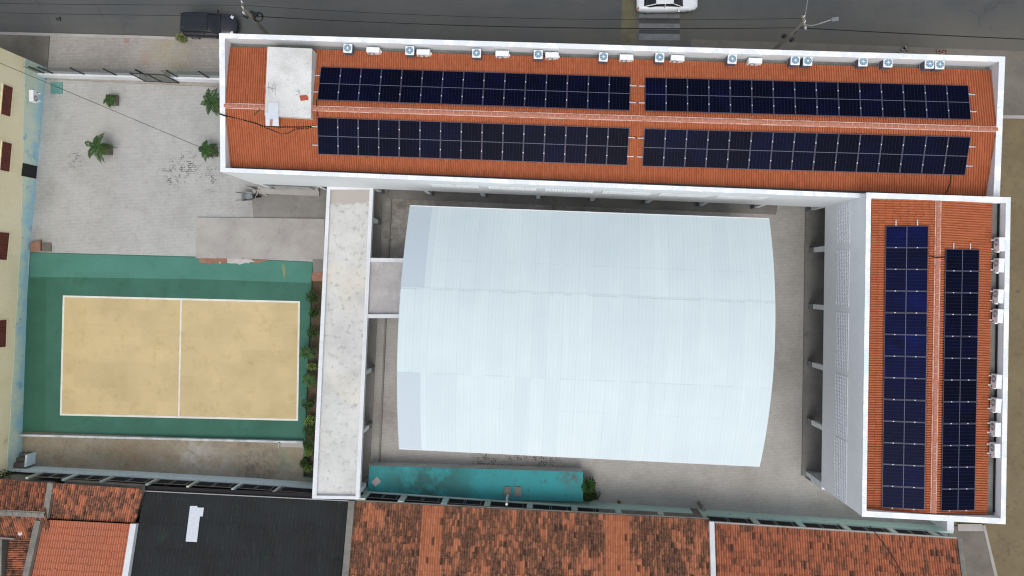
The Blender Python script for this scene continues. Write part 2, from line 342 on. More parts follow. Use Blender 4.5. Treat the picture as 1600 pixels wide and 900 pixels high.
def hall_roof_mat():
    t = NT('white_steel_roofing', 0.7, 0.15)
    uv = t.uv(); s = t.sep(uv)
    base = t.mix(t.ramp(t.noise(0.3, 4), 0.35, 0.7), lin((200, 214, 216)), lin((207, 220, 221)))
    # long faint water streaks down each sheet
    st = t.noise(1.0, 6, 0.75, vec=uv, stretch=(90, 2.2, 1))
    base = t.mix(t.math('MULTIPLY', t.ramp(st, 0.45, 0.8), 0.22), base, lin((196, 207, 214)))
    st2 = t.noise(1.0, 5, 0.7, vec=uv, stretch=(46, 3.0, 1), w=5)
    base = t.mix(t.math('MULTIPLY', t.ramp(st2, 0.5, 0.8), 0.35), base, lin((222, 232, 235)))
    f = t.math('FRACT', t.math('MULTIPLY', s[0], 25.0))
    seam = t.math('MULTIPLY', t.math('LESS_THAN', f, 0.045), t.ramp(t.noise(1.0, 3, 0.5, vec=uv, stretch=(25, 5, 1), w=8), 0.42, 0.58))
    base = t.mix(t.math('MULTIPLY', seam, 0.22), base, lin((170, 180, 186)))
    wns = t.n('ShaderNodeTexWhiteNoise'); wns.noise_dimensions = '2D'; cs = t.n('ShaderNodeCombineXYZ')
    t.l(t.math('FLOOR', t.math('MULTIPLY', s[0], 25.0)), cs.inputs[0]); t.l(t.math('FLOOR', t.math('MULTIPLY', s[1], 2.99)), cs.inputs[1]); t.l(cs.outputs[0], wns.inputs['Vector'])
    base = t.mix(t.math('MULTIPLY', wns.outputs['Value'], 0.34), base, lin((188, 202, 208)))
    fr = t.math('FRACT', t.math('MULTIPLY', s[0], 100.0))
    base = t.mix(t.math('MULTIPLY', t.math('LESS_THAN', fr, 0.22), 0.12), base, lin((168, 182, 190)))
    # lap rows with bolt dots
    for v0, a in ((0.338, 0.42), (0.22, 0.18), (0.668, 0.3), (0.80, 0.10)):
        row = t.math('LESS_THAN', t.math('ABSOLUTE', t.math('SUBTRACT', s[1], v0)), 0.0022)
        dots = t.math('LESS_THAN', t.math('FRACT', t.math('MULTIPLY', s[0], 130.0)), 0.5)
        ok = t.ramp(t.noise(1.0, 3, 0.6, vec=uv, stretch=(30, 1, 1), w=9), 0.4, 0.55)
        base = t.mix(t.math('MULTIPLY', t.math('MULTIPLY', row, t.math('MULTIPLY', dots, ok)), a), base, lin((120, 126, 130)))
    # older greyer sheets at the west end
    old = t.math('MULTIPLY', t.math('LESS_THAN', s[0], 0.064), t.math('GREATER_THAN', t.math('ABSOLUTE', t.math('SUBTRACT', s[1], 0.5)), 0.168))
    base = t.mix(t.math('MULTIPLY', old, 0.85), base, lin((184, 196, 204)))
    spk = t.noise(9, 2, 0.5, w=2)
    base = t.mix(t.math('MULTIPLY', t.ramp(spk, 0.78, 0.80), 0.7), base, lin((110, 112, 112)))
    return t.out(base)
M['hall_roof'] = hall_roof_mat()
def dark_roof_mat():
    t = NT('black_fibre_roofing', 0.8, 0.2)
    x = t.mix(t.ramp(t.noise(0.4, 6, 0.6), 0.4, 0.7), lin((42, 45, 46)), lin((34, 36, 37)))
    st = t.noise(1.0, 6, 0.8, stretch=(9, 0.5, 1))
    x = t.mix(t.math('MULTIPLY', t.ramp(st, 0.58, 0.74), 0.5), x, lin((92, 92, 88)))
    x = t.mix(t.math('MULTIPLY', t.ramp(t.noise(0.9, 4, 0.6, w=7), 0.60, 0.72), 0.4), x, lin((44, 66, 54)))
    x = t.mix(t.math('MULTIPLY', t.ramp(t.noise(14, 2, 0.5, w=2), 0.74, 0.77), 0.8), x, lin((170, 172, 168)))
    return t.out(x)
M['dark_roof'] = dark_roof_mat()
def mural(name):
    t = NT(name, 0.9, 0.2)
    s = t.sep(t.co())
    a = t.math('ADD', t.math('MULTIPLY', s[2], 0.5), t.math('MULTIPLY', t.noise(0.5, 5, 0.7), 2.0))
    x = t.mix(t.ramp(a, 1.0, 1.55), lin((160, 204, 216)), lin((208, 222, 202)))
    x = t.mix(t.ramp(t.noise(0.7, 6, 0.72, w=4), 0.53, 0.66), x, lin((172, 210, 214)))
    x = t.mix(t.math('MULTIPLY', t.ramp(t.noise(1.1, 7, 0.75, w=8), 0.56, 0.66), 0.7), x, lin((112, 158, 196)))
    x = t.mix(t.math('MULTIPLY', t.ramp(t.noise(2.6, 7, 0.75, w=2), 0.63, 0.68), 0.8), x, lin((84, 92, 86)))
    return t.out(x)
M['mural'] = mural('faded_blue_wall_paint')
def teal_wall(name):
    t = NT(name, 0.9, 0.2)
    s = t.sep(t.co())
    k = t.math('ADD', t.math('MULTIPLY', s[0], 0.03), t.math('MULTIPLY', t.noise(0.3, 5, 0.7), 1.2))
    x = t.mix(t.ramp(k, -0.1, 0.6), lin((214, 232, 238)), lin((190, 220, 208)))
    x = t.mix(t.math('MULTIPLY', t.ramp(t.noise(1.0, 7, 0.75, w=8), 0.54, 0.66), 0.7), x, lin((170, 190, 220)))
    x = t.mix(t.math('MULTIPLY', t.ramp(t.noise(2.0, 7, 0.75, w=2), 0.6, 0.68), 0.75), x, lin((92, 104, 100)))
    return t.out(x)
M['tealwall'] = teal_wall('faded_teal_fence_paint')
M['post'] = mat_worn('pale_post_paint', (212, 222, 208), (186, 202, 196), 1.2, fine=10, c3=(140, 146, 136), s3=2.0)
M['beige'] = mat_worn('beige_render', (246, 236, 200), (240, 227, 186), 0.5, 0.4, 0.7, fine=10, fa=0.05, c3=(206, 186, 136), s3=0.5)
M['mesh_dark'] = mat_flat('mesh_gap_shade', (38, 36, 38), 0.9)  # fence panels: shade of the gap behind put into a solid dark colour
def tint():
    t = NT('translucent_fence_mesh', 0.6, 0.2)
    t.b.inputs['Alpha'].default_value = 0.38
    return t.out(lin((112, 118, 112)))
M['tint'] = tint()
def leafmat(name, a, b, c):
    t = NT(name, 0.6, 0.3)
    x = t.mix(t.ramp(t.noise(2.2, 3), 0.35, 0.65), lin(a), lin(b))
    x = t.mix(t.ramp(t.noise(14, 2, w=3), 0.5, 0.75), x, lin(c))
    t.b.inputs['Subsurface Weight'].default_value = 0.0
    return t.out(x)
M['leaf'] = leafmat('palm_leaf', (40, 68, 30), (62, 96, 38), (34, 56, 32))
M['leaf2'] = leafmat('shrub_leaf', (42, 64, 28), (62, 84, 36), (34, 50, 26))
M['leaf3'] = leafmat('light_shrub_leaf', (104, 128, 62), (84, 108, 50), (124, 140, 84))
M['weed'] = leafmat('dry_weed', (124, 132, 84), (100, 112, 70), (140, 138, 96))
M['stem'] = mat_flat('brown_stem', (96, 78, 56))

# ------------------------------------------------------------------ mesh helpers
OFF = {}
class MB:
    def __init__(s): s.v = []; s.f = []; s.uv = []; s.has_uv = False
    def add(s, vs, fs, uvs=None):
        b = len(s.v); s.v += [tuple(v) for v in vs]
        for i, f in enumerate(fs):
            s.f.append(tuple(b + k for k in f)); s.uv.append([uvs[k] for k in f] if uvs else None)
        if uvs: s.has_uv = True
        return s
    def prism(s, pts, z0, z1):
        n = len(pts)
        a = sum(pts[i][0] * pts[(i + 1) % n][1] - pts[(i + 1) % n][0] * pts[i][1] for i in range(n))
        if a < 0: pts = list(pts)[::-1]
        vs = [(p[0], p[1], z0) for p in pts] + [(p[0], p[1], z1) for p in pts]
        fs = [tuple(range(n - 1, -1, -1)), tuple(range(n, 2 * n))] + [(i, (i + 1) % n, n + (i + 1) % n, n + i) for i in range(n)]
        return s.add(vs, fs)
    def hexa(s, b4, t4):
        return s.add(list(b4) + list(t4), [(3, 2, 1, 0), (4, 5, 6, 7), (0, 1, 5, 4), (1, 2, 6, 5), (2, 3, 7, 6), (3, 0, 4, 7)])
    def box(s, c, d, rz=0.0):
        cx, cy, cz = c; dx, dy, dz = d[0] / 2, d[1] / 2, d[2] / 2; co, si = math.cos(rz), math.sin(rz)
        q = [(cx + x * co - y * si, cy + x * si + y * co) for x, y in ((-dx, -dy), (dx, -dy), (dx, dy), (-dx, dy))]
        return s.hexa([(x, y, cz - dz) for x, y in q], [(x, y, cz + dz) for x, y in q])
    def bar(s, a, b, wd, hg, up=Vector((0, 0, 1))):
        a = Vector(a); b = Vector(b); d = (b - a).normalized(); side = d.cross(up)
        if side.length < 1e-4: side = Vector((1, 0, 0))
        side.normalize(); u = side.cross(d).normalized(); s1 = side * wd / 2; u1 = u * hg / 2
        q = lambda p: [p - s1 - u1, p + s1 - u1, p + s1 + u1, p - s1 + u1]
        return s.add(q(a) + q(b), [(0, 1, 2, 3), (7, 6, 5, 4), (0, 4, 5, 1), (1, 5, 6, 2), (2, 6, 7, 3), (3, 7, 4, 0)])
    def tube(s, pts, r, n=6):
        pts = [Vector(p) for p in pts]; rings = []
        for i, p in enumerate(pts):
            d = (pts[min(i + 1, len(pts) - 1)] - pts[max(i - 1, 0)]).normalized()
            a = d.cross(Vector((0, 0, 1)))
            if a.length < 1e-3: a = Vector((1, 0, 0))
            a.normalize(); b = d.cross(a)
            rr = r[i] if isinstance(r, (list, tuple)) else r
            rings.append([p + a * rr * math.cos(2 * math.pi * k / n) + b * rr * math.sin(2 * math.pi * k / n) for k in range(n)])
        vs = [v for rg in rings for v in rg]; fs = []
        for i in range(len(pts) - 1):
            for k in range(n):
                fs.append((i * n + k, i * n + (k + 1) % n, (i + 1) * n + (k + 1) % n, (i + 1) * n + k))
        fs += [tuple(range(n - 1, -1, -1)), tuple((len(pts) - 1) * n + k for k in range(n))]
        return s.add(vs, fs)
    def cyl(s, c, r, h, n=20, axis='z', r2=None):
        c = Vector(c); r2 = r if r2 is None else r2
        def q(a, rr, t):
            x, y = rr * math.cos(a), rr * math.sin(a)
            return c + (Vector((x, y, t)) if axis == 'z' else Vector((x, t, y)) if axis == 'y' else Vector((t, x, y)))
        vs = [q(2 * math.pi * k / n, r, -h / 2) for k in range(n)] + [q(2 * math.pi * k / n, r2, h / 2) for k in range(n)]
        return s.add(vs, [tuple(range(n - 1, -1, -1)), tuple(range(n, 2 * n))] + [(k, (k + 1) % n, n + (k + 1) % n, n + k) for k in range(n)])
    def ring(s, outer, inner, z0, z1):
        n = len(outer); V = []
        for z in (z0, z1):
            V += [(p[0], p[1], z) for p in outer]; V += [(p[0], p[1], z) for p in inner]
        fs = []
        for i in range(n):
            j = (i + 1) % n
            fs += [(i, j, 2 * n + j, 2 * n + i), (n + j, n + i, 3 * n + i, 3 * n + j),
                   (2 * n + i, 2 * n + j, 3 * n + j, 3 * n + i), (j, i, n + i, n + j)]
        return s.add(V, fs)
    def build(s, name, mat, parent=None, smooth=False, bevel=0):
        off = OFF.get(parent, Vector((0, 0, 0))) if parent else Vector((0, 0, 0))
        me = D.meshes.new(name)
        me.from_pydata([(v[0] - off[0], v[1] - off[1], v[2] - off[2]) for v in s.v], [], s.f)
        if s.has_uv:
            ul = me.uv_layers.new(name='UVMap'); dat = []
            for f, u in zip(s.f, s.uv):
                for k in range(len(f)): dat += list(u[k]) if u else [0.0, 0.0]
            ul.data.foreach_set('uv', dat)
        me.materials.append(mat)
        if smooth: me.polygons.foreach_set('use_smooth', [True] * len(me.polygons))
        me.update()
        o = D.objects.new(name, me); COL.objects.link(o)
        if parent: o.parent = parent; OFF[o] = off
        if bevel:
            b = o.modifiers.new('bevel', 'BEVEL'); b.width = bevel; b.segments = 2; b.limit_method = 'ANGLE'
        return o

def tag(o, label=None, cat=None, group=None, kind=None):
    if label: o['label'] = label
    if cat: o['category'] = cat
    if group: o['group'] = group
    if kind: o['kind'] = kind
    return o
def thing(name, loc, label, cat, group=None, rz=0.0):
    o = D.objects.new(name, None); COL.objects.link(o); o.location = loc; o.rotation_euler = (0, 0, rz)
    o.empty_display_size = 0.3
    if rz == 0.0: OFF[o] = Vector(loc)
    return tag(o, label, cat, group)
def struct(name, pts, z, mat, thick=None):
    m = MB()
    if thick: m.prism(pts, z - thick, z)
    else: m.prism(pts, z - 0.003, z)
    return tag(m.build(name, mat), kind='structure')
def copy_tree(o, parent=None):
    c = o.copy(); COL.objects.link(c)
    if parent: c.parent = parent
    for ch in list(o.children): copy_tree(ch, c)
    return c
def lerp(a, b, t): return a + (b - a) * t
def px(*l, z=0.0): return [P(x, y, z) for x, y in l]

def tile_sheet(A, B, C_, D_, pitch=0.15, row=0.42, amp=0.075, step=0.03, samples=6):
    """corrugated barrel tiles on the quad A-B (eave) D_-C_ (ridge); UV in tiles"""
    A, B, C_, D_ = map(Vector, (A, B, C_, D_))
    n = (B - A).cross(D_ - A).normalized()
    if n.z < 0: n = -n
    L = ((B - A).length + (C_ - D_).length) / 2; S = ((D_ - A).length + (C_ - B).length) / 2
    nt = max(2, int(round(L / pitch))); nr = max(1, int(round(S / row))); nu = nt * samples
    m = MB(); vs = []; uvs = []
    rows = []
    for r in range(nr):
        rows += [(r / nr, r, step), ((r + 1) / nr - 1e-4, r, 0.0)]
    jit = lambda ti, rb: 0.0 if rb in (0, nr) else (random.Random(ti * 131 + rb * 977).random() - 0.5) * 0.30 / nr
    PH = [0, .13, .19, .33, .5, .67, .81, .87]; samples = 8; nu = nt * samples
    for (v_, r, hh) in rows:
        jr = random.Random(r)
        for i in range(nu + 1):
            ph = PH[i % samples]; u = (i // samples + ph) / nt
            q_ = (ph - .5) / (.34 if amp > .08 else .37); prof = math.sqrt(1 - q_ * q_) if abs(q_) < 1 else 0.0
            ti = i // samples; v = v_ + jit(min(ti, nt - 1), r if hh else r + 1)
            jt = ((ti * 7919 + r * 104729 + (ti * r) % 13 * 31) % 97) / 97 - 0.5
            p = (A * (1 - u) + B * u) * (1 - v) + (D_ * (1 - u) + C_ * u) * v
            p = p + n * (amp * prof + hh + jt * 0.008)
            vs.append(p); uvs.append((ti + min(0.98, ph) if ph > 0 or i < nu else ti - 0.01, r + (0.02 if hh else 0.98)))
    W = nu + 1; fs = []
    for k in range(len(rows) - 1):
        for i in range(nu): fs.append((k * W + i, k * W + i + 1, (k + 1) * W + i + 1, (k + 1) * W + i))
    m.add(vs, fs, uvs)
    # wrap the u seam: last sample of each wave belongs to the same tile
    for fi, f in enumerate(m.f):
        us = m.uv[fi]; base = math.floor(min(u[0] for u in us)); 
        mn = min(u[0] for u in us)
        m.uv[fi] = [(min(u[0], math.floor(us[0][0]) + 0.99), min(u[1], math.floor(us[0][1]) + 0.99)) for u in us]
    return m

# ================================================================== SETTING
g = MB(); g.prism([(-400, -400), (400, -400), (400, 400), (-400, 400)], -0.6, -0.02)
tag(g.build('ground', M['earth']), kind='structure')
struct('road', px((-1500, -600), (3200, -480), (3200, 100), (1568, 84), (1180, 74), (1100, 76), (340, 60), (240, 58), (0, 52), (-1500, 10)), 0.0, M['asphalt'])
struct('road_shoulder', px((1040, 60), (1340, 70), (1640, 82), (3200, 130), (3200, 195), (1562, 186), (1562, 110), (1040, 120)), 0.004, M['conc_dark'])
# pale strip of speed-table markings on the road
struct('speed_table', px((975, 0), (1078, 2), (1080, 74), (975, 72)), 0.008, M['hump'])
struct('speed_table_edge', px((972, -10), (993, -10), (993, 73), (970, 71)), 0.012, M['yellowdirt'])
for i, (a, b, mt) in enumerate(((28.5, 35.5, 'tarpatch'), (37, 44.5, 'paintstripe'), (46, 52, 'tarpatch'), (53, 62.5, 'paintstripe'), (22, 27.5, 'paintstripe'))):
    struct('road_stripe', px((999, a), (1062, a + 0.6), (1062, b + 0.6), (998, b)), 0.012, M[mt])
# sidewalk in front of the courtyard with its kerb
struct('sidewalk', px((80, 57), (345, 64), (420, 66), (420, 140), (75, 124)), 0.12, M['pave_walk'], 0.16)
struct('neighbour_sidewalk', px((-420, 44), (79, 55.5), (74, 124), (-420, 112)), 0.10, M['conc_dark'], 0.14)
struct('kerb', px((-420, 39), (0, 50.5), (240, 57), (345, 61.5), (345, 64), (80, 57), (-420, 44)), 0.13, M['conc'], 0.17)
struct('front_sidewalk', px((421, 66), (1100, 78), (1562, 96), (1562, 150), (421, 130)), 0.11, M['conc_dark'], 0.15)
struct('side_road', px((1500, 190), (3200, 200), (3200, 1600), (1500, 1600)), 0.004, M['earth'])
struct('side_kerb', px((1560, 180), (2400, 192), (2400, 197), (1560, 185)), 0.05, M['conc'], 0.06)
struct('side_sidewalk', px((1478, 822), (1534, 820), (1566, 960), (1590, 1100), (1490, 1100), (1500, 900)), 0.10, M['conc_dark'], 0.14)
struct('side_sidewalk_kerb', px((1534, 820), (1538, 820), (1572, 960), (1596, 1100), (1590, 1100), (1566, 960)), 0.13, M['conc'], 0.17)
struct('entry_pad', px((1495, 818), (1533, 818), (1536, 829), (1496, 829)), 0.114, M['conc'])
# west courtyard, slabs and court
struct('courtyard_paving', px((66, 122), (345, 129), (480, 200), (520, 290), (515, 480), (300, 480), (30, 480)), 0.012, M['pave_west'])
struct('concrete_apron', px((392, 291), (515, 293), (512, 342), (396, 340)), 0.016, M['conc_side'])
struct('concrete_ramp', px((309, 340), (508, 342), (507, 405), (307, 403.5)), 0.14, M['conc'], 0.12)
struct('court_surface', px((47, 394), (310, 401), (490, 409), (487, 690), (30, 674)), 0.020, M['court_g'])
struct('court_faded_strip', px((48, 395), (310, 402.5), (488, 410), (486, 442), (300, 436), (47, 432.5)), 0.024, M['court_g2'])
struct('court_dark_strip', px((46, 436), (72, 436), (70, 674), (32, 674)), 0.024, M['court_g3'])
struct('court_playing_area', px((100, 463), (467.5, 472), (464.5, 656), (95.5, 647.5)), 0.028, M['court_y'])
def line(a, b, wpx=3.0, up=0.0):
    A, B = P(*a), P(*b); m = MB(); d = (B - A).normalized(); A = A - d * 0.07; B = B + d * 0.07
    m.bar(A + Vector((0, 0, 0.031 + up)), B + Vector((0, 0, 0.031 + up)), wpx / 20.7, 0.002)
    return tag(m.build('court_line', M['line']), kind='structure')
line((100, 463), (467.5, 472)); line((95.5, 647.5), (464.5, 656)); line((100, 463), (95.5, 647.5), 3.0, .004); line((467.5, 472), (464.5, 656), 3.0, .004); line((283.5, 467.5), (279.5, 652), 2.6, .004)
def blob(name, mat, pts, z, j=0.12, kind='structure'):
    """flat patch with a ragged outline"""
    rr = random.Random(len(pts) * 17 + int(pts[0][0])); out = []
    for i, p in enumerate(pts):
        a, b = P(*p), P(*pts[(i + 1) % len(pts)]); k = max(1, int((b - a).length / 0.22))
        for q in range(k):
            c = lerp(a, b, q / k); out.append((c.x + rr.uniform(-j, j), c.y + rr.uniform(-j, j)))
    return struct(name, out, z, mat)
blob('broken_edge', M['brick'], [(309, 402), (356, 403), (356, 411), (330, 413), (313, 410)], 0.034, 0.05)
blob('broken_mortar', M['rubble'], [(356, 403.5), (394, 404.5), (398, 409), (375, 413), (356, 411)], 0.036, 0.05)
blob('broken_edge', M['brick'], [(394, 405), (420, 406), (404, 411), (395, 410)], 0.034, 0.05)
blob('bare_corner', M['conc_side'], [(488, 404), (512, 404), (512, 425), (490, 427)], 0.036, 0.04)
blob('brick_rubble', M['brick'], [(489, 426), (512, 424), (512, 447), (486, 446)], 0.038, 0.05)
blob('court_scuff', M['scuff'], [(440, 414), (444, 413), (447, 425), (445, 436), (442, 428)], 0.032, 0.03)
struct('dirt_yard', px((20, 674), (487, 684), (520, 800), (20, 770)), 0.008, M['dirt'])
# hall yard
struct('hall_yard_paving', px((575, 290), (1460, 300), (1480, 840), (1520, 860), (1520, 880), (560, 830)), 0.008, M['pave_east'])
struct('walkway_floor', px((508, 292), (598, 292), (593, 420), (583, 640), (578, 730), (575, 800), (490, 800), (500, 640)), 0.10, M['conc_side'], 0.12)
struct('court_surface_under_hall', px((640, 345), (1180, 362), (1170, 700), (632, 680)), 0.014, M['conc_side'])
blob('patched_paving', M['conc_side'], [(1352, 822), (1500, 824), (1500, 850), (1390, 846)], 0.012, 0.05)

# ================================================================== LONG BUILDING
ZN = 8.75
def building(name, outer, inner, ztop, zgut, label, wmat):
    base = Vector((outer[0].x, outer[0].y, 0))
    t = thing(name, base, label, 'school building')
    m = MB(); m.ring(outer, inner, 3.2, ztop - 0.05); w_ = m.build('wall', M[wmat], t)
    cen = sum((Vector(p) for p in outer), Vector()) / 4
    cop_o = [p + (Vector((p.x, p.y, 0)) - Vector((cen.x, cen.y, 0))).normalized() * 0.03 for p in outer]
    cop_i = [p - (Vector((p.x, p.y, 0)) - Vector((cen.x, cen.y, 0))).normalized() * 0.03 for p in inner]
    m = MB(); m.ring(cop_o, cop_i, ztop - 0.05, ztop); m.build('parapet_coping', M['coping'], t)
    mid = [lerp(outer[i], inner[i], 0.5) for i in range(4)]
    m = MB(); m.prism(mid, zgut - 0.15, zgut); m.build('gutter_floor', M['gutter'], t)
    m = MB(); m.prism(mid, 3.22, 3.42); m.build('floor_slab', M['wall_grey'], t)
    return t
nO = [P(343, 52, ZN), P(1570, 88.5, ZN), P(1561, 318, ZN), P(345, 268.5, ZN)]
nI = [P(350.5, 59.5, ZN), P(1562, 96.5, ZN), P(1553, 310.5, ZN), P(351.5, 262.5, ZN)]
NB = building('school_building', nO, nI, ZN, 7.72, 'long two-storey white school building with orange tiled roof beside the road', 'wall_grey')
EZ = 9.65
eO = [P(1354, 301.5, EZ), P(1579, 309, EZ), P(1571, 818.5, EZ), P(1347, 806.5, EZ)]
eI = [P(1361, 308.5, EZ), P(1572, 316.5, EZ), P(1564, 810.5, EZ), P(1353.5, 799.5, EZ)]
EB = building('school_building', eO, eI, EZ, 8.98, 'shorter white school wing with orange tiled roof, standing across the end of the long one', 'wing_wall')

def flat(v, z): return Vector((v.x, v.y, z))
# lower storey of the long building: solid on three sides, open gallery to the south
def seg_wall(m, a, b, th, z0, z1, inward):
    a = flat(a, 0); b = flat(b, 0); n = inward.normalized() * th
    m.prism([a, b, b + n, a + n], z0, z1)
ns = Vector((nO[0] - nO[3]).to_tuple()); ns.z = 0; ns.normalize()        # pointing north, across the long building
ew = Vector((nO[2] - nO[3]).to_tuple()); ew.z = 0; ew.normalize()        # along its south face
m = MB()
seg_wall(m, lerp(nO[3], nO[0], 0.01), nO[0], 0.3, 0, 3.2, ew)
seg_wall(m, nO[0], nO[1], 0.3, 0, 3.2, -ns)
seg_wall(m, nO[1], nO[2], 0.3, 0, 3.2, -ew)
m.build('lower_wall', M['wall_grey'], NB)
gb0 = nO[3] + ns * 2.7 + ew * 0.35; gb1 = nO[2] + ns * 2.7 - ew * 0.35
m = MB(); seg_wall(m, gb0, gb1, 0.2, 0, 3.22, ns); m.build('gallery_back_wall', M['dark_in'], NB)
g0 = nO[3] + ns * 2.7 + ew * 4.6; g1 = nO[2] + ns * 2.7 - ew * 0.35
m = MB(); m.prism([flat(nO[3] + ew * 8.2 - ns * 0.3, 0), flat(nO[2] - ew * 10.8 - ns * 0.3, 0), flat(g1 - ew * 10, 0), flat(g0 + ew * 3.6, 0)], 0.01, 0.16)
m.build('gallery_floor', M['conc_side'], NB)
def column(x, y, z0, zt, par, rz, s=0.3, base_h=1.05):
    c = MB().box((x, y, (z0 + base_h + zt) / 2), (s, s, zt - z0 - base_h), rz).build('column', M['wall_grey'], par)
    MB().box((x, y, z0 + base_h / 2), (s + 0.02, s + 0.02, base_h), rz).build('column_base', M['grey_low'], c)
    MB().box((x, y, z0 + base_h), (s + 0.035, s + 0.035, 0.04), rz).build('column_band', M['black'], c)
aN = math.atan2(ew.y, ew.x)
sline = lambda X: lerp(nO[3], nO[2], (X - nO[3].x) / (nO[2].x - nO[3].x))
for cx in (404, 496, 583, 664, 752, 841, 928, 1018, 1106, 1196, 1288):
    X = P(cx, 300, 3.2).x; p = sline(X) + ns * 0.18
    column(p.x, p.y, 0.0, 3.2, NB, aN)
# first-floor lattice panels on the south face
def lattice(par, a, b, z0, z1, out, nu, nv, name='vent_lattice', back='lat_back', bars='lattice'):
    a = flat(a, 0); b = flat(b, 0); out = out.normalized()
    m = MB(); q = [a + out * 0.004, b + out * 0.004, b + out * 0.02, a + out * 0.02]; m.prism(q, z0, z1)
    bk = m.build(name, M[back], par)
    m = MB(); d = (b - a); L = d.length; dz = z1 - z0
    for i in range(nu + 1):
        c = a + d * (i / nu) + out * 0.03; m.bar(flat(c, z0), flat(c, z1), 0.05, 0.024, up=out)
    for j in range(nv + 1):
        z = z0 + dz * j / nv; m.bar(flat(a + out * 0.028, z), flat(b + out * 0.028, z), 0.024, 0.05)
    m.build('lattice_bars', M[bars], bk)
for i in range(6):
    X0 = P(676 + i * 88, 295, 6).x; X1 = P(676 + i * 88 + 74, 295, 6).x
    lattice(NB, sline(X0), sline(X1), 6.1, 7.3, -ns, 16, 5, back='lat_grey', bars='wall_grey')
# entrance platform and rail at the west end
m = MB(); a = sline(P(406, 295, 0).x); b = sline(P(500, 297, 0).x)
m.prism([flat(a, 0), flat(b, 0), flat(b + ns * 2.6, 0), flat(a + ns * 2.6, 0)], 0.02, 0.42)
m.prism([flat(a - ns * 0.35, 0), flat(b - ns * 0.35, 0), flat(b - ns * 0.002, 0), flat(a - ns * 0.002, 0)], 0.018, 0.22)
m.build('entrance_step', M['conc'], NB)
m = MB()
for zz in (0.75, 1.15, 1.5): m.bar(flat(a + ew * 0.4 + ns * 0.1, zz), flat(b - ew * 0.3 + ns * 0.1, zz), 0.06, 0.06)
for k in range(5): c = lerp(a + ew * 0.4, b - ew * 0.3, k / 4) + ns * 0.1; m.bar(flat(c, 0.42), flat(c, 1.5), 0.05, 0.05)
m.build('handrail', M['galv'], NB)

# tiled roof of the long building
NEA, NEB = P(356.5, 74, 7.86), P(1549, 110.5, 7.86)
NRA, NRB = P(351.5, 165.5, 8.66), P(1558, 202.5, 8.66)
NSA, NSB = P(359.5, 260.5, 7.86), P(1553, 306.5, 7.86)
rN = tile_sheet(NEA, NEB, NRB, NRA).build('roof', M['tile_new'], NB)
rS = tile_sheet(NSA, NSB, NRB, NRA).build('roof', M['tile_new'], NB)
def ridge(A, B, par, wdt=0.26, sc=0.4, mname='ridge_cap', mt=('ridge', 'mortar')):
    A = Vector(A) + Vector((0, 0, 0.05)); B = Vector(B) + Vector((0, 0, 0.05)); d = (B - A); L = d.length; d.normalize()
    s = d.cross(Vector((0, 0, 1))).normalized(); n = int(L / sc)
    m = MB(); k = MB()
    for i in range(n):
        p, q = A + d * (L * i / n), A + d * (L * (i + 1) / n - 0.015)
        vs = []
        for (pt, hh) in ((p, 0.0), (q, 0.02)):
            for a_ in (-90, -45, 0, 45, 90):
                vs.append(pt + s * (wdt / 2 * math.sin(rad(a_))) + Vector((0, 0, 0.07 * math.cos(rad(a_)) + hh)))
        m.add(vs, [(j, j + 1, 6 + j, 5 + j) for j in range(4)])
        r = L * i / n; jj = random.uniform(-0.03, 0.03)
        k.bar(A + d * r - s * (wdt / 2 - 0.02 + jj) + Vector((0, 0, 0.085)), A + d * r + s * (wdt / 2 - 0.03) + Vector((0, 0, 0.085)), 0.03, 0.02)
    for sg in (-1, 1): k.bar(A + s * sg * (wdt / 2 + 0.02) + Vector((0, 0, 0.005)), B + s * sg * (wdt / 2 + 0.02) + Vector((0, 0, 0.005)), 0.06, 0.05)
    o = m.build(mname, M[mt[0]], par); k.build('mortar', M[mt[1]], o)
ridge(NRA, NRB, rN)
# gable flashing strips at the ends
m = MB()
for (a, b) in ((NEA, NRA), (NSA, NRA)): m.bar(a + Vector((-0.03, 0, 0.04)), b + Vector((-0.03, 0, 0.04)), 0.14, 0.08)
for (a, b) in ((NEB, NRB), (NSB, NRB)): m.bar(a + Vector((0.05, 0, 0.04)), b + Vector((0.05, 0, 0.04)), 0.14, 0.08)
m.build('gable_flashing', M['gutter'], NB)
# low water-tank block on the roof
BZ = 9.0
bt = [P(418, 73, BZ), P(487.5, 76, BZ), P(485.5, 184.5, BZ), P(413.5, 180.5, BZ)]
m = MB(); m.prism(bt, 7.73, BZ); m.build('roof_block', M['conc_roof'], NB)

# wing roof
EWA, EWB = P(1361.5, 309.5, 9.02), P(1353.5, 800, 9.02)
ERA, ERB = P(1465.3, 312, 9.5), P(1457.3, 801.5, 9.5)
EEA, EEB = P(1549.5, 317, 9.02), P(1541.5, 804.5, 9.02)
rW = tile_sheet(EWA, EWB, ERB, ERA).build('roof', M['tile_new'], EB)
rE = tile_sheet(EEA, EEB, ERB, ERA).build('roof', M['tile_new'], EB)
ridge(ERA, ERB, rW)
m = MB(); q = [P(1559.5, 318, 9.0), P(1552, 800, 9.0)]; m.bar(q[0] + Vector((0, 0, .06)), q[1] + Vector((0, 0, .06)), 0.08, 0.08); m.build('drain_pipe', M['cable'], EB)
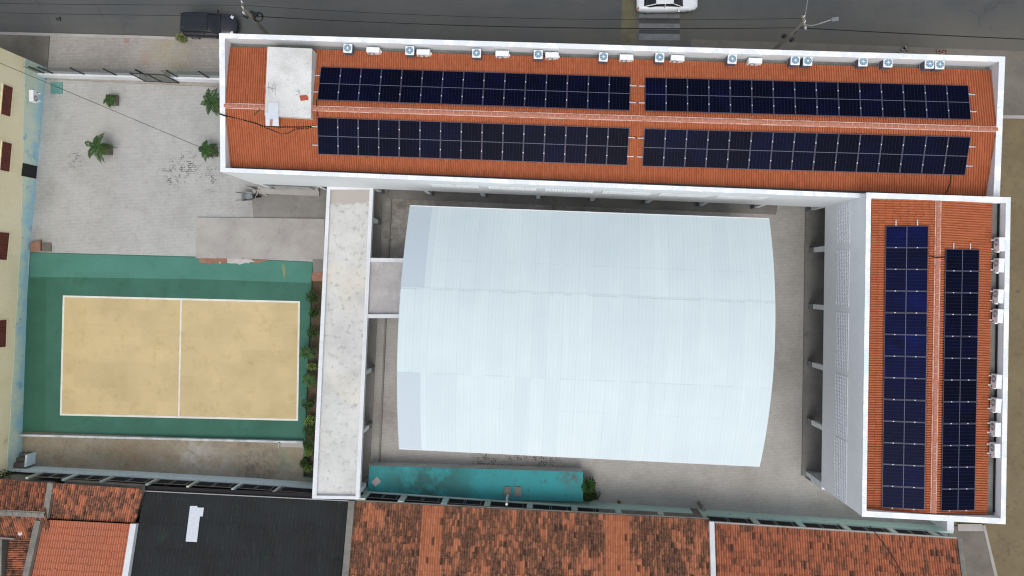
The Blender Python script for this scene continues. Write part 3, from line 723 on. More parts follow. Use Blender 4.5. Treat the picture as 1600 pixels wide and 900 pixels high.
# lower storey of the wing, open gallery to the west
es = Vector((eO[3] - eO[0]).to_tuple()); es.z = 0; es.normalize()       # southwards
ee = Vector((eO[2] - eO[3]).to_tuple()); ee.z = 0; ee.normalize()       # eastwards
m = MB(); seg_wall(m, eO[3], eO[2], 0.3, 0, 3.2, -es); seg_wall(m, eO[1], eO[2], 0.3, 0, 3.2, -ee); m.build('lower_wall', M['wall_grey'], EB)
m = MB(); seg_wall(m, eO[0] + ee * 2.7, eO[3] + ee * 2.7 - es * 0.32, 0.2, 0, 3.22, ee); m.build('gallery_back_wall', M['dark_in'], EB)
m = MB(); m.prism([flat(eO[0] - ee * 0.25 - es * 0, 0), flat(eO[3] - ee * 0.25 + es * 0.05, 0), flat(eO[3] + ee * 2.7, 0), flat(eO[0] + ee * 2.7, 0)], 0.012, 0.16)
m.build('gallery_floor', M['conc_side'], EB)
aE = math.atan2(ee.y, ee.x)
wline = lambda Y: lerp(eO[0], eO[3], (Y - eO[0].y) / (eO[3].y - eO[0].y))
for cy in (388, 480.5, 575, 669, 761):
    Y = P(1292, cy, 3.2).y; p = wline(Y) + ee * 0.2
    column(p.x, p.y, 0.0, 3.2, EB, aE, 0.34)
for (y0, y1) in ((316, 381), (391, 478), (489, 578), (587, 681), (687, 780)):
    Y0, Y1 = P(1320, y0, 6.5).y, P(1320, y1, 6.5).y
    lattice(EB, wline(Y0), wline(Y1), 5.45, 7.35, -ee, int(abs(Y1 - Y0) / 0.22), 7)

# ================================================================== SOLAR PANELS
ORD = ['first', 'second', 'third', 'fourth', 'fifth', 'sixth', 'seventh', 'eighth', 'ninth', 'tenth', 'eleventh', 'twelfth', 'thirteenth', 'fourteenth', 'fifteenth']
def array(quad, plane, n, axis, where, blue, along_word, railside):
    """quad: px corners TL TR BR BL; plane: three roof points; n panels along"""
    p0, p1, p2 = [Vector(p) for p in plane]; nn = (p1 - p0).cross(p2 - p0).normalized()
    if nn.z < 0: nn = -nn
    pp = p0 + nn * 0.17
    TL, TR, BR, BL = [PPl(x, y, pp, nn) for x, y in quad]
    if axis == 'x': U = ((TR - TL) + (BR - BL)) / 2; Vv = ((TL - BL) + (TR - BR)) / 2
    else: U = ((BL - TL) + (BR - TR)) / 2; Vv = ((TL - TR) + (BL - BR)) / 2
    cen = (TL + TR + BR + BL) / 4
    LU, LV = U.length, Vv.length; uh = U.normalized(); vh = (Vv - uh * Vv.dot(uh)).normalized(); zh = uh.cross(vh)
    if zh.z < 0: vh = -vh; zh = uh.cross(vh)
    big = 0.012; ngap = (n - 1) // 4
    pw = (LU - ngap * big) / n - 0.008; ph = LV
    rot = Matrix((uh, vh, zh)).transposed().to_4x4()
    print('array', where, 'panel %.2f x %.2f' % (pw, ph))
    proto = None
    group = 'solar panels ' + where
    for i in range(n):
        xoff = -LU / 2 + i * (pw + 0.008) + (i // 4) * big + pw / 2
        lab = '%s solar panel, %s %s %s' % ('blue' if blue(i) else 'navy', ORD[i], along_word, where)
        if proto is None:
            t = D.objects.new('solar_panel', None); COL.objects.link(t); t.empty_display_size = 0.2; OFF[t] = Vector((0, 0, 0))
            fw = 0.034
            m = MB(); m.ring([(-pw/2, -ph/2), (pw/2, -ph/2), (pw/2, ph/2), (-pw/2, ph/2)], [(-pw/2+fw, -ph/2+fw), (pw/2-fw, -ph/2+fw), (pw/2-fw, ph/2-fw), (-pw/2+fw, ph/2-fw)], -0.035, 0.0)
            m.build('frame', M['frame'], t)
            m = MB(); a, b = pw/2 - fw, ph/2 - fw
            m.add([(-a, -b, -0.006), (a, -b, -0.006), (a, b, -0.006), (-a, b, -0.006), (-a, -b, -0.02), (a, -b, -0.02), (a, b, -0.02), (-a, b, -0.02)],
                  [(0, 1, 2, 3), (7, 6, 5, 4), (0, 4, 5, 1), (1, 5, 6, 2), (2, 6, 7, 3), (3, 7, 4, 0)],
                  [(0, 0), (1, 0), (1, 1), (0, 1), (0, 0), (1, 0), (1, 1), (0, 1)])
            m.build('cell_glass', M['solar'], t)
            for yy in (-ph * 0.255, ph * 0.245):
                MB().box((pw/2 + 0.004, yy, 0.004), (0.055, 0.08, 0.02)).build('clamp', M['clamp'], t)
            proto = t; o = t
        else:
            o = copy_tree(proto)
        if blue(i):
            for ch in o.children:
                if ch.name.startswith('cell_glass'):
                    ch.data = ch.data if ch.data.materials[0] == M['solar_sky_tint'] else skytintmesh(ch.data)
        else:
            for ch in o.children:
                if ch.name.startswith('cell_glass') and ch.data.materials[0] == M['solar_sky_tint']: ch.data = plainmesh(ch.data)
        o.matrix_world = Matrix.Translation(cen + uh * xoff) @ rot
        tag(o, lab, 'solar panel', group)
    # mounting rails below, sticking out at the ends
    for s_ in (-0.255, 0.245):
        m = MB(); c = cen + vh * (ph * s_) - zh * 0.06
        m.bar(c - uh * (LU / 2 + (0.38 if 'L' in railside else 0.02)), c + uh * (LU / 2 + (0.38 if 'R' in railside else 0.02)), 0.05, 0.05, up=zh)
        o = m.build('mounting_rail', M['clamp'])
        tag(o, '%s aluminium rail under panels %s' % ((('lower' if axis == 'x' else 'east-side') if s_ < 0 else ('upper' if axis == 'x' else 'west-side')), where), 'mounting rail', 'mounting rails under the solar panels')
_bm = {}
def skytintmesh(me):
    if me not in _bm:
        k = me.copy(); k.materials[0] = M['solar_sky_tint']; _bm[me] = k; _bm[k] = me
    return _bm[me]
def plainmesh(me): return _bm[me]
NP = (NEA, NEB, NRB); SP = (NSA, NSB, NRB)
array([(501, 104.2), (985, 120), (984.5, 172.6), (496, 156)], NP, 15, 'x', 'in the upper left array on the long roof', lambda i: False, 'from left', 'LR')
array([(1008, 121), (1513, 133.2), (1518, 187), (1007.5, 173)], NP, 15, 'x', 'in the upper right array on the long roof', lambda i: False, 'from left', 'LR')
array([(495.5, 183.3), (984, 200), (980, 258.5), (497, 241)], SP, 15, 'x', 'in the lower left array on the long roof', lambda i: False, 'from left', 'LR')
array([(1007.5, 200.7), (1517.5, 214), (1508, 274), (1003, 259.7)], SP, 15, 'x', 'in the lower right array on the long roof', lambda i: False, 'from left', 'LR')
array([(1384, 353), (1451, 353), (1444.5, 797), (1378, 793)], (EWA, EWB, ERB), 13, 'y', 'on the left slope of the right wing', lambda i: True, 'from top', 'L')
array([(1478, 389), (1530.5, 390), (1523, 798), (1470.5, 798)], (EEA, EEB, ERB), 12, 'y', 'on the right slope of the right wing', lambda i: False, 'from top', 'L')

# roof cables
def cable(name, pts, r, label, mat='cable', cat='cable', group=None, n=6):
    return tag(MB().tube(pts, r, n).build(name, M[mat]), label, cat, group)
def roofz(x_, y_, up=0.09):  # point on the long roof under a pixel
    q = PPl(x_, y_, NSA, (NSB - NSA).cross(NRB - NSA)); 
    q2 = PPl(x_, y_, NEA, (NEB - NEA).cross(NRB - NEA))
    return (q if q.z < q2.z else q2) + Vector((0, 0, up))
cable('roof_cable', [P(343, 178, 8.84), P(350, 180.5, 8.82)] + [roofz(*p) for p in ((356, 182), (378, 187), (400, 193), (412, 197.5), (440, 199), (470, 199), (495, 198))], 0.045, 'thick black cable lying across the tiles from the left parapet to the panels')
cable('roof_cable', [roofz(*p) for p in ((405, 196), (424, 203), (440, 209.5), (452, 208.5), (462, 202), (478, 201.5), (492, 199))], 0.03, 'thin black cable sagging in a loop over the orange tiles')
cable('roof_cable', [roofz(*p, up=0.12) for p in ((495.5, 156), (496, 170), (497.5, 182.5))], 0.03, 'short black cable across the ridge at the left end of the panel arrays')
cable('roof_cable', [roofz(*p) for p in ((1484, 274), (1483, 288), (1480, 296), (1476, 303))], 0.03, 'black cable hanging from the lower right array down to the wing parapet')
cable('roof_cable', [PPl(1451, 400, EWA, (EWB-EWA).cross(ERB-EWA)) + Vector((0,0,.1)), P(1463, 402.5, 9.78), PPl(1477, 402, EEA, (EEB-EEA).cross(ERB-EEA)) + Vector((0,0,.1))], 0.03, 'short black cable over the ridge between the two arrays of the right wing')
cable('roof_cable', [roofz(985, 161), roofz(1008, 161.5)], 0.022, 'dark cable bridging the gap between the two upper arrays')
cable('roof_cable', [roofz(984, 214.5), roofz(1006, 215)], 0.022, 'dark cable bridging the gap between the two lower arrays')

# things on the roof block
t = thing('tv_antenna', P(424, 139, 9.0), 'skeletal grey television antenna on the white roof block', 'antenna')
c = P(422, 136.5, 9.8)
m = MB(); m.tube([P(424, 139, 9.0), c + Vector((0, 0, .2))], 0.02); m.build('mast', M['galv'], t)
m = MB(); m.tube([c + Vector((-.35, .05, 0)), c + Vector((.35, -.1, 0))], 0.018)
for k, l in ((-.3, .32), (-.1, .45), (.12, .3), (.3, .5)): m.tube([c + Vector((k, .2 * l - .05 * k, 0)) + Vector((0, l * .5, 0)), c + Vector((k + .03, -l, 0))], 0.016)
m.build('boom', M['galv'], t)
t = thing('metal_sheet', P(426, 185, 9.0), 'pale loose metal sheet leaning off the white roof block, with a reddish strip', 'sheet')
m = MB(); th = Vector((0, 0, 0.03)); zt_ = BZ + .05
for q in ([P(419, 160, zt_), P(435, 160, zt_), P(435.2, 186.5, zt_), P(414.8, 186, zt_), P(414.5, 175.5, zt_), P(418.8, 175.3, zt_)], [P(414.8, 186.1, zt_), P(435.2, 186.6, zt_), P(435.5, 197, 8.78), P(415, 196.5, 8.78)]):
    n_ = len(q); m.add(q + [v - th for v in q], [tuple(range(n_ - 1, -1, -1)), tuple(range(n_, 2 * n_))] + [(i, (i + 1) % n_, n_ + (i + 1) % n_, n_ + i) for i in range(n_)])
m.build('panel', M['sheet'], t)
m = MB(); q = [P(422, 186.8, 9.07), P(426, 186.8, 9.07), P(425, 197, 8.82), P(421.5, 197, 8.82)]
m.hexa(q, [v + Vector((0, 0, .02)) for v in q]); m.build('strip', M['ridge'], t)
m = MB(); m.prism(px((468, 149.5), (479, 148.7), (481.5, 152.5), (481.5, 156), (470, 157.5), z=9.03), 9.002, 9.06); tag(m.build('roof_tile_piece', M['redpiece']), 'reddish broken tile piece lying on the white roof block', 'tile')
t = thing('roof_vent', P(463.5, 146, 9.0), 'small white vent cap on a short pipe on the white roof block', 'vent')
MB().cyl(P(463.5, 147, 9.05) + Vector((0, 0, .05)), .05, .2, 10).build('pipe', M['cable'], t)
MB().box(P(463.5, 145.5, 9.23), (.26, .16, .08)).build('cap', M['white'], t)
tag(MB().tube([roofz(398, 181, .1), roofz(408, 171, .15)], 0.04).build('wooden_stick', M['stem']), 'weathered wooden stick on the tiles left of the metal sheet', 'stick')

# ================================================================== CONDENSERS
def cube_unit():
    t = D.objects.new('fan_condenser', None); COL.objects.link(t); OFF[t] = Vector((0, 0, 0))
    MB().box((0, 0, .40), (.56, .56, .56)).build('body', M['ac_body'], t, bevel=.03)
    tp = MB().box((0, 0, .73), (.58, .58, .10)).build('top_cover', M['ac_white'], t, bevel=.05)
    MB().cyl((0, 0, .787), .23, .02, 24).build('fan_grille', M['ac_fan'], tp)
    MB().cyl((0, 0, .80), .06, .02, 12).build('fan_hub', M['ac_hub'], tp)
    m = MB()
    for k in range(4):
        a = k * math.pi / 4; m.bar((-.23 * math.cos(a), -.23 * math.sin(a), .80), (.23 * math.cos(a), .23 * math.sin(a), .80), .012, .012)
    m.build('grille_bars', M['ac_white'], tp)
    for x_ in (-.2, .2): MB().box((x_, -.02, .06), (.12, .66, .12)).build('foot', M['white'], t)
    return t
def flat_unit():
    t = D.objects.new('split_condenser', None); COL.objects.link(t); OFF[t] = Vector((0, 0, 0))
    b = MB().box((0, 0, .36), (.85, .34, .56)).build('casing', M['ac_white'], t, bevel=.025)
    MB().cyl((-.13, -.178, .37), .21, .02, 24, 'y').build('fan_grille', M['ac_fan2'], b)
    MB().cyl((-.13, -.192, .37), .05, .012, 12, 'y').build('fan_hub', M['ac_hub'], b)
    m = MB()
    for r_ in (.09, .15): 
        for k in range(20):
            a0, a1 = k * math.pi / 10, (k + 1) * math.pi / 10
            m.bar((-.13 + r_ * math.cos(a0), -.192, .37 + r_ * math.sin(a0)), (-.13 + r_ * math.cos(a1), -.192, .37 + r_ * math.sin(a1)), .012, .01)
    m.build('grille_rings', M['ac_white'], b)
    MB().box((.33, -.175, .22), (.1, .01, .08)).build('badge', M['black'], b)
    for x_ in (-.28, .28): MB().box((x_, -.03, .04), (.08, .52, .08)).build('foot', M['white'], t)
    MB().box((.46, .0, .2), (.07, .14, .16)).build('valve_cover', M['ac_white'], t)
    return t
cu, fu = cube_unit(), flat_unit()
A_ = [(543, 75), (640, 78.5), (744.5, 82.5), (841, 84.5), (943, 88.5), (1031, 89.5), (1144.5, 92), (1243, 94), (1262.5, 95), (1349, 96), (1388, 97.5), (1453, 99.5), (1469, 100.5)]
B_ = [(582.5, 77.5), (661, 81), (784.5, 83), (862.5, 85.5), (979, 89), (1059, 90), (1180.5, 94.5)]
rowall = sorted([(x, y, 'A') for x, y in A_] + [(x, y, 'B') for x, y in B_])
ia = ib = 0
used = {'A': False, 'B': False}
for (x_, y_, k) in rowall:
    src = cu if k == 'A' else fu
    o = src if not used[k] else copy_tree(src); used[k] = True
    zt = 8.55 if k == 'A' else 8.42; p = P(x_, y_, zt); h_ = .79 if k == 'A' else .64
    o.location = (p.x, p.y, zt - h_); o.rotation_euler = (0, 0, aN + random.uniform(-.03, .03))
    if k == 'A':
        tag(o, 'square condenser with round fan on top, %s of its kind from left behind the parapet' % ORD[ia], 'air conditioner', 'fan-top condensers along the front parapet'); ia += 1
    else:
        tag(o, 'flat white box condenser, %s of its kind from left behind the front parapet' % ORD[ib], 'air conditioner', 'box condensers along the front parapet'); ib += 1
    # a rail bracket across the gutter carries it
    for dx in (-.2, .2):
        pass
for i, y_ in enumerate((381.5, 414.5, 463, 494, 596.5, 634, 671.5, 704.5)):
    o = copy_tree(fu); xx = 1566 - (y_ - 381) * .0217; p = P(xx, y_, 9.72)
    o.location = (p.x, p.y, 9.08); o.rotation_euler = (0, 0, aE - math.pi / 2 + random.uniform(-.05, .05))
    tag(o, 'white box condenser with grey fan, %s from top along the wing parapet' % ORD[i], 'air conditioner', 'box condensers along the right parapet')
o = copy_tree(fu); p = P(47, 149.5, 2.5)
o.location = (p.x + .1, p.y, 1.9); o.rotation_euler = (0, 0, math.pi / 2)
tag(o, 'single white condenser hung on the pale green lower wall at the left', 'air conditioner', None)
if 'group' in o: del o['group']

# ================================================================== SPORTS HALL
GZ = 6.5; RISE = 2.1
gNL, gNR, gSR, gSL = P(640.5, 321.5, GZ), P(1202, 342, GZ), P(1187, 728.5, GZ), P(623.5, 701, GZ)
SH = thing('sports_hall', Vector((gSL.x, gSL.y, 0)), 'open hall under a huge white curved metal roof in the inner yard', 'sports hall')
def gp(u, v, up=0.0):
    p = lerp(lerp(gNL, gNR, u), lerp(gSL, gSR, u), v); return Vector((p.x, p.y, GZ + RISE * 4 * v * (1 - v) + up))
def roof_sheet(v0, v1, up):
    NU, NV = 25 * 8, 14; m = MB(); vs = []; uvs = []
    for j in range(NV + 1):
        v = v0 + (v1 - v0) * j / NV
        for i in range(NU + 1):
            u = i / NU; f = (u * 25) % 1.0
            rib = 0.005 if (f < 0.01 or f > 0.99) else 0.0
            mini = 0.002 if abs(f - 0.5) < 0.07 else 0.0
            vs.append(gp(u, v, up + rib + mini)); uvs.append((u, v))
    W = NU + 1
    fs = [(j * W + i, (j + 1) * W + i, (j + 1) * W + i + 1, j * W + i + 1) for j in range(NV) for i in range(NU)]
    m.add(vs, fs, uvs)
    n0 = len(m.v)
    # underside skin so the sheet has thickness
    vs2 = [gp(u, v, up - .03) for v in (v0, (v0 * 3 + v1) / 4, (v0 + v1) / 2, (v0 + v1 * 3) / 4, v1) for u in (0, 1)]
    m.add(vs2, [(2 * k, 2 * k + 1, 2 * k + 3, 2 * k + 2) for k in range(4)])
    return m.build('roof_sheet', M['hall_roof'], SH, smooth=False)
roof_sheet(0, .34, 0.0); roof_sheet(.332, .668, 0.014); roof_sheet(.66, 1.0, 0.0)
for (a, b) in (((0, 0), (1, 0)), ((0, 1), (1, 1))): MB().bar(gp(*a, up=-.06), gp(*b, up=-.06), .08, .14).build('eave_trim', M['white'], SH)
for i in range(7):
    u = .03 + i * .94 / 6; m = MB()
    m.tube([gp(u, v, -.28) for v in [k / 12 for k in range(13)]], .07, 6)
    m.tube([gp(u, v, -.75) for v in [k / 12 for k in range(13)]], .05, 6)
    for k in range(12): m.tube([gp(u, k / 12, -.28), gp(u, (k + .5) / 12, -.75), gp(u, (k + 1) / 12, -.28)], .025, 4)
    m.build('roof_truss', M['galv'], SH)
    for v in (.03, .97):
        p = gp(u, v); MB().box((p.x, p.y, (GZ - .6) / 2), (.35, .35, GZ - .6), aN).build('column', M['wall_grey'], SH)

# ================================================================== COVERED WALK
WZ = 3.35
wO = [P(511, 290.5, WZ), P(583.5, 290.5, WZ), P(561.5, 780.5, WZ), P(487.5, 779, WZ)]
wI = [P(516, 296, WZ), P(577.5, 296, WZ), P(555.5, 775.5, WZ), P(494.5, 774.5, WZ)]
# keep the north end tucked against the long building
CW = thing('covered_walkway', Vector((wO[3].x, wO[3].y, 0)), 'long white flat-roofed covered walkway between the courtyard and the hall yard', 'walkway')
MB().ring(wO, wI, 2.95, WZ).build('roof_edge', M['white'], CW)
def walk_top():
    t = NT('covered_walk_screed', 0.9, 0.2)
    x = t.mix(t.ramp(t.noise(0.45, 6, 0.65), 0.38, 0.66), lin((208, 209, 205)), lin((188, 189, 185)))
    x = t.mix(t.math('MULTIPLY', t.ramp(t.noise(0.25, 3, 0.5, w=3), 0.5, 0.7), 0.5), x, lin((216, 208, 190)))
    x = t.mix(t.math('MULTIPLY', t.ramp(t.noise(2.2, 8, 0.78, w=1), 0.54, 0.64), 0.65), x, lin((144, 142, 136)))
    y = t.math('ADD', t.sep(t.co())[1], t.math('MULTIPLY', t.noise(1.4, 5, 0.7, w=2), 0.9))
    yb = P(545, 318, 3.1).y + 0.45
    x = t.mix(t.math('MULTIPLY', t.ramp(y, yb - .06, yb + .06), 0.9), x, lin((172, 165, 158)))
    return t.out(x)
M['walk_top'] = walk_top()
MB().prism([lerp(wO[i], wI[i], .6) for i in range(4)], 2.97, 3.12).build('roof_slab', M['walk_top'], CW)
cO = [P(574.5, 403, 3.30), P(660, 404, 3.30), P(655, 497, 3.30), P(571.5, 497, 3.30)]
cI = [P(577, 409, 3.30), P(654, 409.5, 3.30), P(650, 491, 3.30), P(574, 491, 3.30)]
MB().ring(cO, cI, 2.90, 3.30).build('canopy_edge', M['white'], CW)
MB().prism([lerp(cO[i], cI[i], .6) for i in range(4)], 2.91, 3.02).build('canopy_slab', M['conc_can'], CW)
wd = (wO[2] - wO[1]); wd.z = 0; wd.normalize(); wn_ = Vector((-wd.y, wd.x, 0))
if wn_.x < 0: wn_ = -wn_
aW = math.atan2(wd.y, wd.x)
for cy in (343, 405, 495, 583, 675, 768):
    q = P(580, cy, 2.95); f = (q.y - wO[1].y) / (wO[2].y - wO[1].y); p = lerp(wO[1], wO[2], f) - wn_ * .2
    column(p.x, p.y, .10, 2.95, CW, aW, .3)
    p2 = lerp(wO[0], wO[3], f) + wn_ * .2; column(p2.x, p2.y, .10, 2.95, CW, aW, .3)
for p in (P(648, 409, 2.9), P(644, 491, 2.9)): column(p.x, p.y, .02, 2.9, CW, aN, .22)
m = MB(); a, b = lerp(wO[1], wO[2], .01) + wn_ * .62, lerp(wO[1], wO[2], .92) + wn_ * .62
m.bar(flat(a, .13), flat(b, .13), .12, .14); m.build('walk_kerb', M['conc_side'], CW)

# ================================================================== WEST BUILDING
def west():
    t = thing('neighbour_building', P(73, 105), 'beige two-storey building with brown lattice windows and a faded blue lower wall', 'building')
    A0, B0, C0, D0 = P(73, 106), P(47, 388), P(45, 400), P(33, 745)
    pl = [A0, B0, C0, D0]
    zl = [2.35, 1.0, .95, 1.55]
    low = MB(); up = MB(); TOP = 6.8; inn = Vector((-.35, 0, 0))
    def col(i, f):  # point on the wall foot and height of the paint edge
        return lerp(pl[i], pl[i + 1], f), zl[i] + (zl[i + 1] - zl[i]) * f
    for i in range(3):
        N = 14 if i != 1 else 1
        for k in range(N):
            (a, za), (b, zb) = col(i, k / N), col(i, (k + 1) / N)
            za += .05 * math.sin(k * 1.7); zb += .05 * math.sin((k + 1) * 1.7)
            if k == 0: za = zl[i]
            if k == N - 1: zb = zl[i + 1]
            low.hexa([flat(a, 0), flat(b, 0), flat(b, 0) + inn, flat(a, 0) + inn][::-1], [flat(a, za), flat(b, zb), flat(b, zb) + inn, flat(a, za) + inn][::-1])
            off = Vector((-.012, 0, 0))
            up.hexa([flat(a, za) + off, flat(b, zb) + off, flat(b, zb) + inn, flat(a, za) + inn][::-1], [flat(a, TOP) + off, flat(b, TOP) + off, flat(b, TOP) + inn, flat(a, TOP) + inn][::-1])
    low.build('lower_wall', M['mural'], t)
    far = Vector((-11, 0, 0))
    A1 = flat(A0, 0)
    up.prism([A1 + inn, A1 + far + Vector((0, .6, 0)), A1 + far + Vector((0, .3, 0)), A1 + inn + Vector((0, -.3, 0))], 0, TOP)
    up.prism([flat(D0, 0) + inn, flat(D0, 0) + far, flat(D0, 0) + far + Vector((0, .3, 0)), flat(D0, 0) + inn + Vector((0, .3, 0))], 0, TOP)
    w_ = up.build('wall', M['beige'], t)
    m = MB(); m.prism([A1 + Vector((.1, .1, 0)), A1 + far, flat(D0, 0) + far, flat(D0, 0) + Vector((.1, 0, 0)), flat(B0, 0) + Vector((.1, 0, 0))], TOP, TOP + .25)
    m.build('roof', M['verge'], t)
    # windows
    def wallx(Y, z):
        for i in range(3):
            a, b = pl[i], pl[i + 1]
            if b.y <= Y <= a.y: f = (Y - a.y) / (b.y - a.y); return lerp(a, b, f)
        return pl[0]
    for (y0, y1, x0, x1) in ((135, 179, 2.5, 17), (223.5, 266, 1, 15.5), (364, 405, -4, 12), (501, 542, -8, 9)):
        zlo = 3.7; zhi = 4.75
        # heights from how far the pixels are from the plumb point
        ym = (y0 + y1) / 2; Y = P((x0 + x1) / 2, ym, 4.1).y
        foot = wallx(Y, 0); dx = foot.x
        def zof(xp):
            lo_, hi_ = 0., 8.
            for _ in range(40):
                mid_ = (lo_ + hi_) / 2
                if P(xp, ym, mid_).x < dx: hi_ = mid_     # higher planes bring the ray point inwards
                else: lo_ = mid_
            return lo_
        zs = []
        for xp in (x1, x0):
            z = 0
            while z < 9 and P(xp, ym, z).x < dx: z += .02
            zs.append(z)
        zlo, zhi = zs
        zm = (zlo + zhi) / 2; Ya, Yb = P((x0 + x1) / 2, y0, zm).y, P((x0 + x1) / 2, y1, zm).y
        a, b = wallx(Ya, 0) + Vector((-.01, 0, 0)), wallx(Yb, 0) + Vector((-.01, 0, 0))
        m = MB(); m.prism([flat(a, 0), flat(b, 0), flat(b, 0) + Vector((.012, 0, 0)), flat(a, 0) + Vector((.012, 0, 0))], zlo, zhi)
        wd_ = m.build('window', M['brown_dark'], w_)
        m = MB(); o_ = Vector((.03, 0, 0)); nb = 10; nz = 7
        for k in range(nb + 1): c = lerp(a, b, k / nb) + o_; m.bar(flat(c, zlo), flat(c, zhi), .07, .05, up=Vector((1, 0, 0)))
        for k in range(nz + 1): z = lerp(zlo, zhi, k / nz); m.bar(flat(a + o_, z), flat(b + o_, z), .05, .07)
        m.build('lattice', M['brown_lat'], wd_)
        m = MB()
        for z_ in (zlo - .05, zhi + .05): m.bar(flat(a, z_) + Vector((.03, .08, 0)), flat(b, z_) + Vector((.03, -.08, 0)), .09, .07)
        m.build('window_sill', M['beige'], wd_)
    # dark doorway with a black leaf
    Y0, Y1 = P(52, 256.5, 1).y, P(52, 276.5, 1).y
    a, b = wallx(Y0, 0), wallx(Y1, 0)
    m = MB(); e = Vector((.02, 0, 0)); m.prism([flat(a, 0) - e, flat(b, 0) - e, flat(b, 0) + e, flat(a, 0) + e], .06, 1.62)
    d = m.build('doorway', M['black'], w_)
    m = MB()
    for k in range(5): c = lerp(a, b, (k + .5) / 5) + e; m.bar(flat(c, .1), flat(c, 1.55), .03, .02, up=Vector((1, 0, 0)))
    m.build('door_bar', M['cable'], d)
west()
t = thing('stone_step', P(64, 386), 'small brown stone step against the blue wall above the court corner', 'step')
m = MB(); m.prism(px((50, 379), (66, 376), (66, 392), (50, 394)), .03, .22); m.build('block', M['brick'], t)
m = MB(); m.prism(px((67, 380), (81, 380), (81, 393), (67, 393)), .03, .12); m.build('tread', M['conc_dark'], t)
t = thing('access_cover', P(89, 138), 'square teal painted cover plate on the paving near the fence corner', 'cover')
m = MB(); m.prism(px((80, 129), (98, 129), (98, 147), (80, 146.5)), .02, .07); m.build('plate', M['plate'], t)
m = MB(); c = P(89, 138, .09); m.bar(c + Vector((-.2, 0, 0)), c + Vector((.2, 0, 0)), .03, .03); m.build('handle', M['galv'], t)

# ================================================================== FRONT FENCE AND GATE
FA, FB = P(72, 119.5), P(345, 127)
fd = (FB - FA).normalized(); fn = Vector((-fd.y, fd.x, 0))
def fpos(xp, z=0): 
    q = P(xp, 123, z); return FA + fd * ((q - FA).dot(fd))
def fence(x0, x1, posts, label):
    a, b = fpos(x0), fpos(x1)
    t = thing('front_fence', a, label, 'fence', 'white fences along the front sidewalk')
    m = MB(); m.prism([a - fn * .16, b - fn * .16, b + fn * .16, a + fn * .16], .02, .95); m.build('base_wall', M['white'], t)
    m = MB(); m.prism([a - fn * .012, b - fn * .012, b + fn * .012, a + fn * .012], .952, 2.5); m.build('mesh_panel', M['tint'], t)
    for xp in posts:
        p = fpos(xp, .95); MB().bar(flat(p, .952), flat(p, 2.55), .09, .09, up=fd).build('post', M['black'], t)
fence(72, 228, (68, 82, 131, 181, 229.5), 'low white wall with see-through mesh and black posts, left of the gate')
fence(276, 400, (277, 326, 372), 'low white wall with see-through mesh and black posts, right of the gate')
a, b = P(228, 127.6), P(281, 130.3)
t = thing('front_gate', a, 'dark mesh double gate standing between the two white fence walls', 'gate')
d_ = (b - a).normalized(); n_ = Vector((-d_.y, d_.x, 0))
for (f0, f1) in ((0, .5), (.5, 1)):
    p, q = lerp(a, b, f0) + d_ * .02, lerp(a, b, f1) - d_ * .02
    m = MB()
    for r in (p, q): m.bar(flat(r, .05), flat(r, 2.25), .07, .07, up=d_)
    m.bar(flat(p, .1), flat(q, .1), .06, .06); m.bar(flat(p, 2.25), flat(q, 2.25), .06, .06)
    lf = m.build('gate_leaf', M['black'], t)
    m = MB(); m.prism([p - n_ * .01, q - n_ * .01, q + n_ * .01, p + n_ * .01], .12, 2.22); m.build('mesh_panel', M['tint'], lf)

# ================================================================== BOUNDARY FENCE (south)
bl = [P(14, 726), P(200, 735.5), P(400, 747), P(600, 761.5), P(830, 777), P(960, 786), P(1160, 799.5), P(1360, 813.5), P(1474, 821)]
BF = thing('boundary_fence', bl[0], 'long boundary fence with faded teal base wall, pale posts and mesh panels coloured dark like the shaded gap behind', 'fence')
m = MB(); mc = MB()
for a, b in zip(bl, bl[1:]):
    d = (b - a).normalized(); n = Vector((-d.y, d.x, 0)); 
    m.prism([a, b, b - n * .15, a - n * .15], 0, 1.3)
m.build('base_wall', M['tealwall'], BF)
def blpt(xp, z):
    for a, b in zip(bl, bl[1:]):
        q = P(xp, 770, z)
        if a.x <= q.x <= b.x or (b is bl[-1]) or (a is bl[0] and q.x < a.x):
            f = (q.x - a.x) / (b.x - a.x); return lerp(a, b, f), (b - a).normalized()
posts = [66, 121, 178, 248, 310, 378, 440] + [575 + 0, 633, 698, 763, 828, 897, 965, 1031, 1098, 1176, 1246, 1316, 1388, 1452]
pts = []
for i, xp in enumerate(posts):
    p, d = blpt(xp, 1.3); n = Vector((-d.y, d.x, 0)); wdt = .2 if xp < 500 else .42
    c = p - n * .09; pts.append((p, d))
    m = MB(); m.prism([c - d * wdt / 2 - n * .07, c + d * wdt / 2 - n * .07, c + d * wdt / 2 + n * .07, c - d * wdt / 2 + n * .07], 1.3, 2.95)
    m.build('post', M['post'] if i % 4 != 1 else M['tealwall'], BF)
for (p, d), (q, e) in zip(pts, pts[1:]):
    n = Vector((-d.y, d.x, 0)); c0, c1 = p - n * .12, q - n * .12
    m = MB(); m.prism([c0 + d * .22, c1 - d * .22, c1 - d * .22 - n * .02, c0 + d * .22 - n * .02], 1.3, 2.5); pn = m.build('mesh_panel', M['mesh_dark'], BF)
    m = MB(); k0 = c0 + d * .24 + n * .02; k1 = c1 - d * .24 + n * .02
    for z in (1.36, 2.42): m.bar(flat(k0, z), flat(k1, z), .03, .03)
    for f in (0, .43, .48, .9): kk = lerp(k0, k1, f); m.bar(flat(kk, 1.36), flat(kk, 2.42), .035, .03, up=d)
    m.build('mesh_frame', M['galv'], pn)
m = MB(); m.prism(px((1480, 790), (1490.5, 790), (1490.5, 831), (1480, 830.5), z=2.6), 0, 2.6); m.build('end_wall', M['white'], BF)
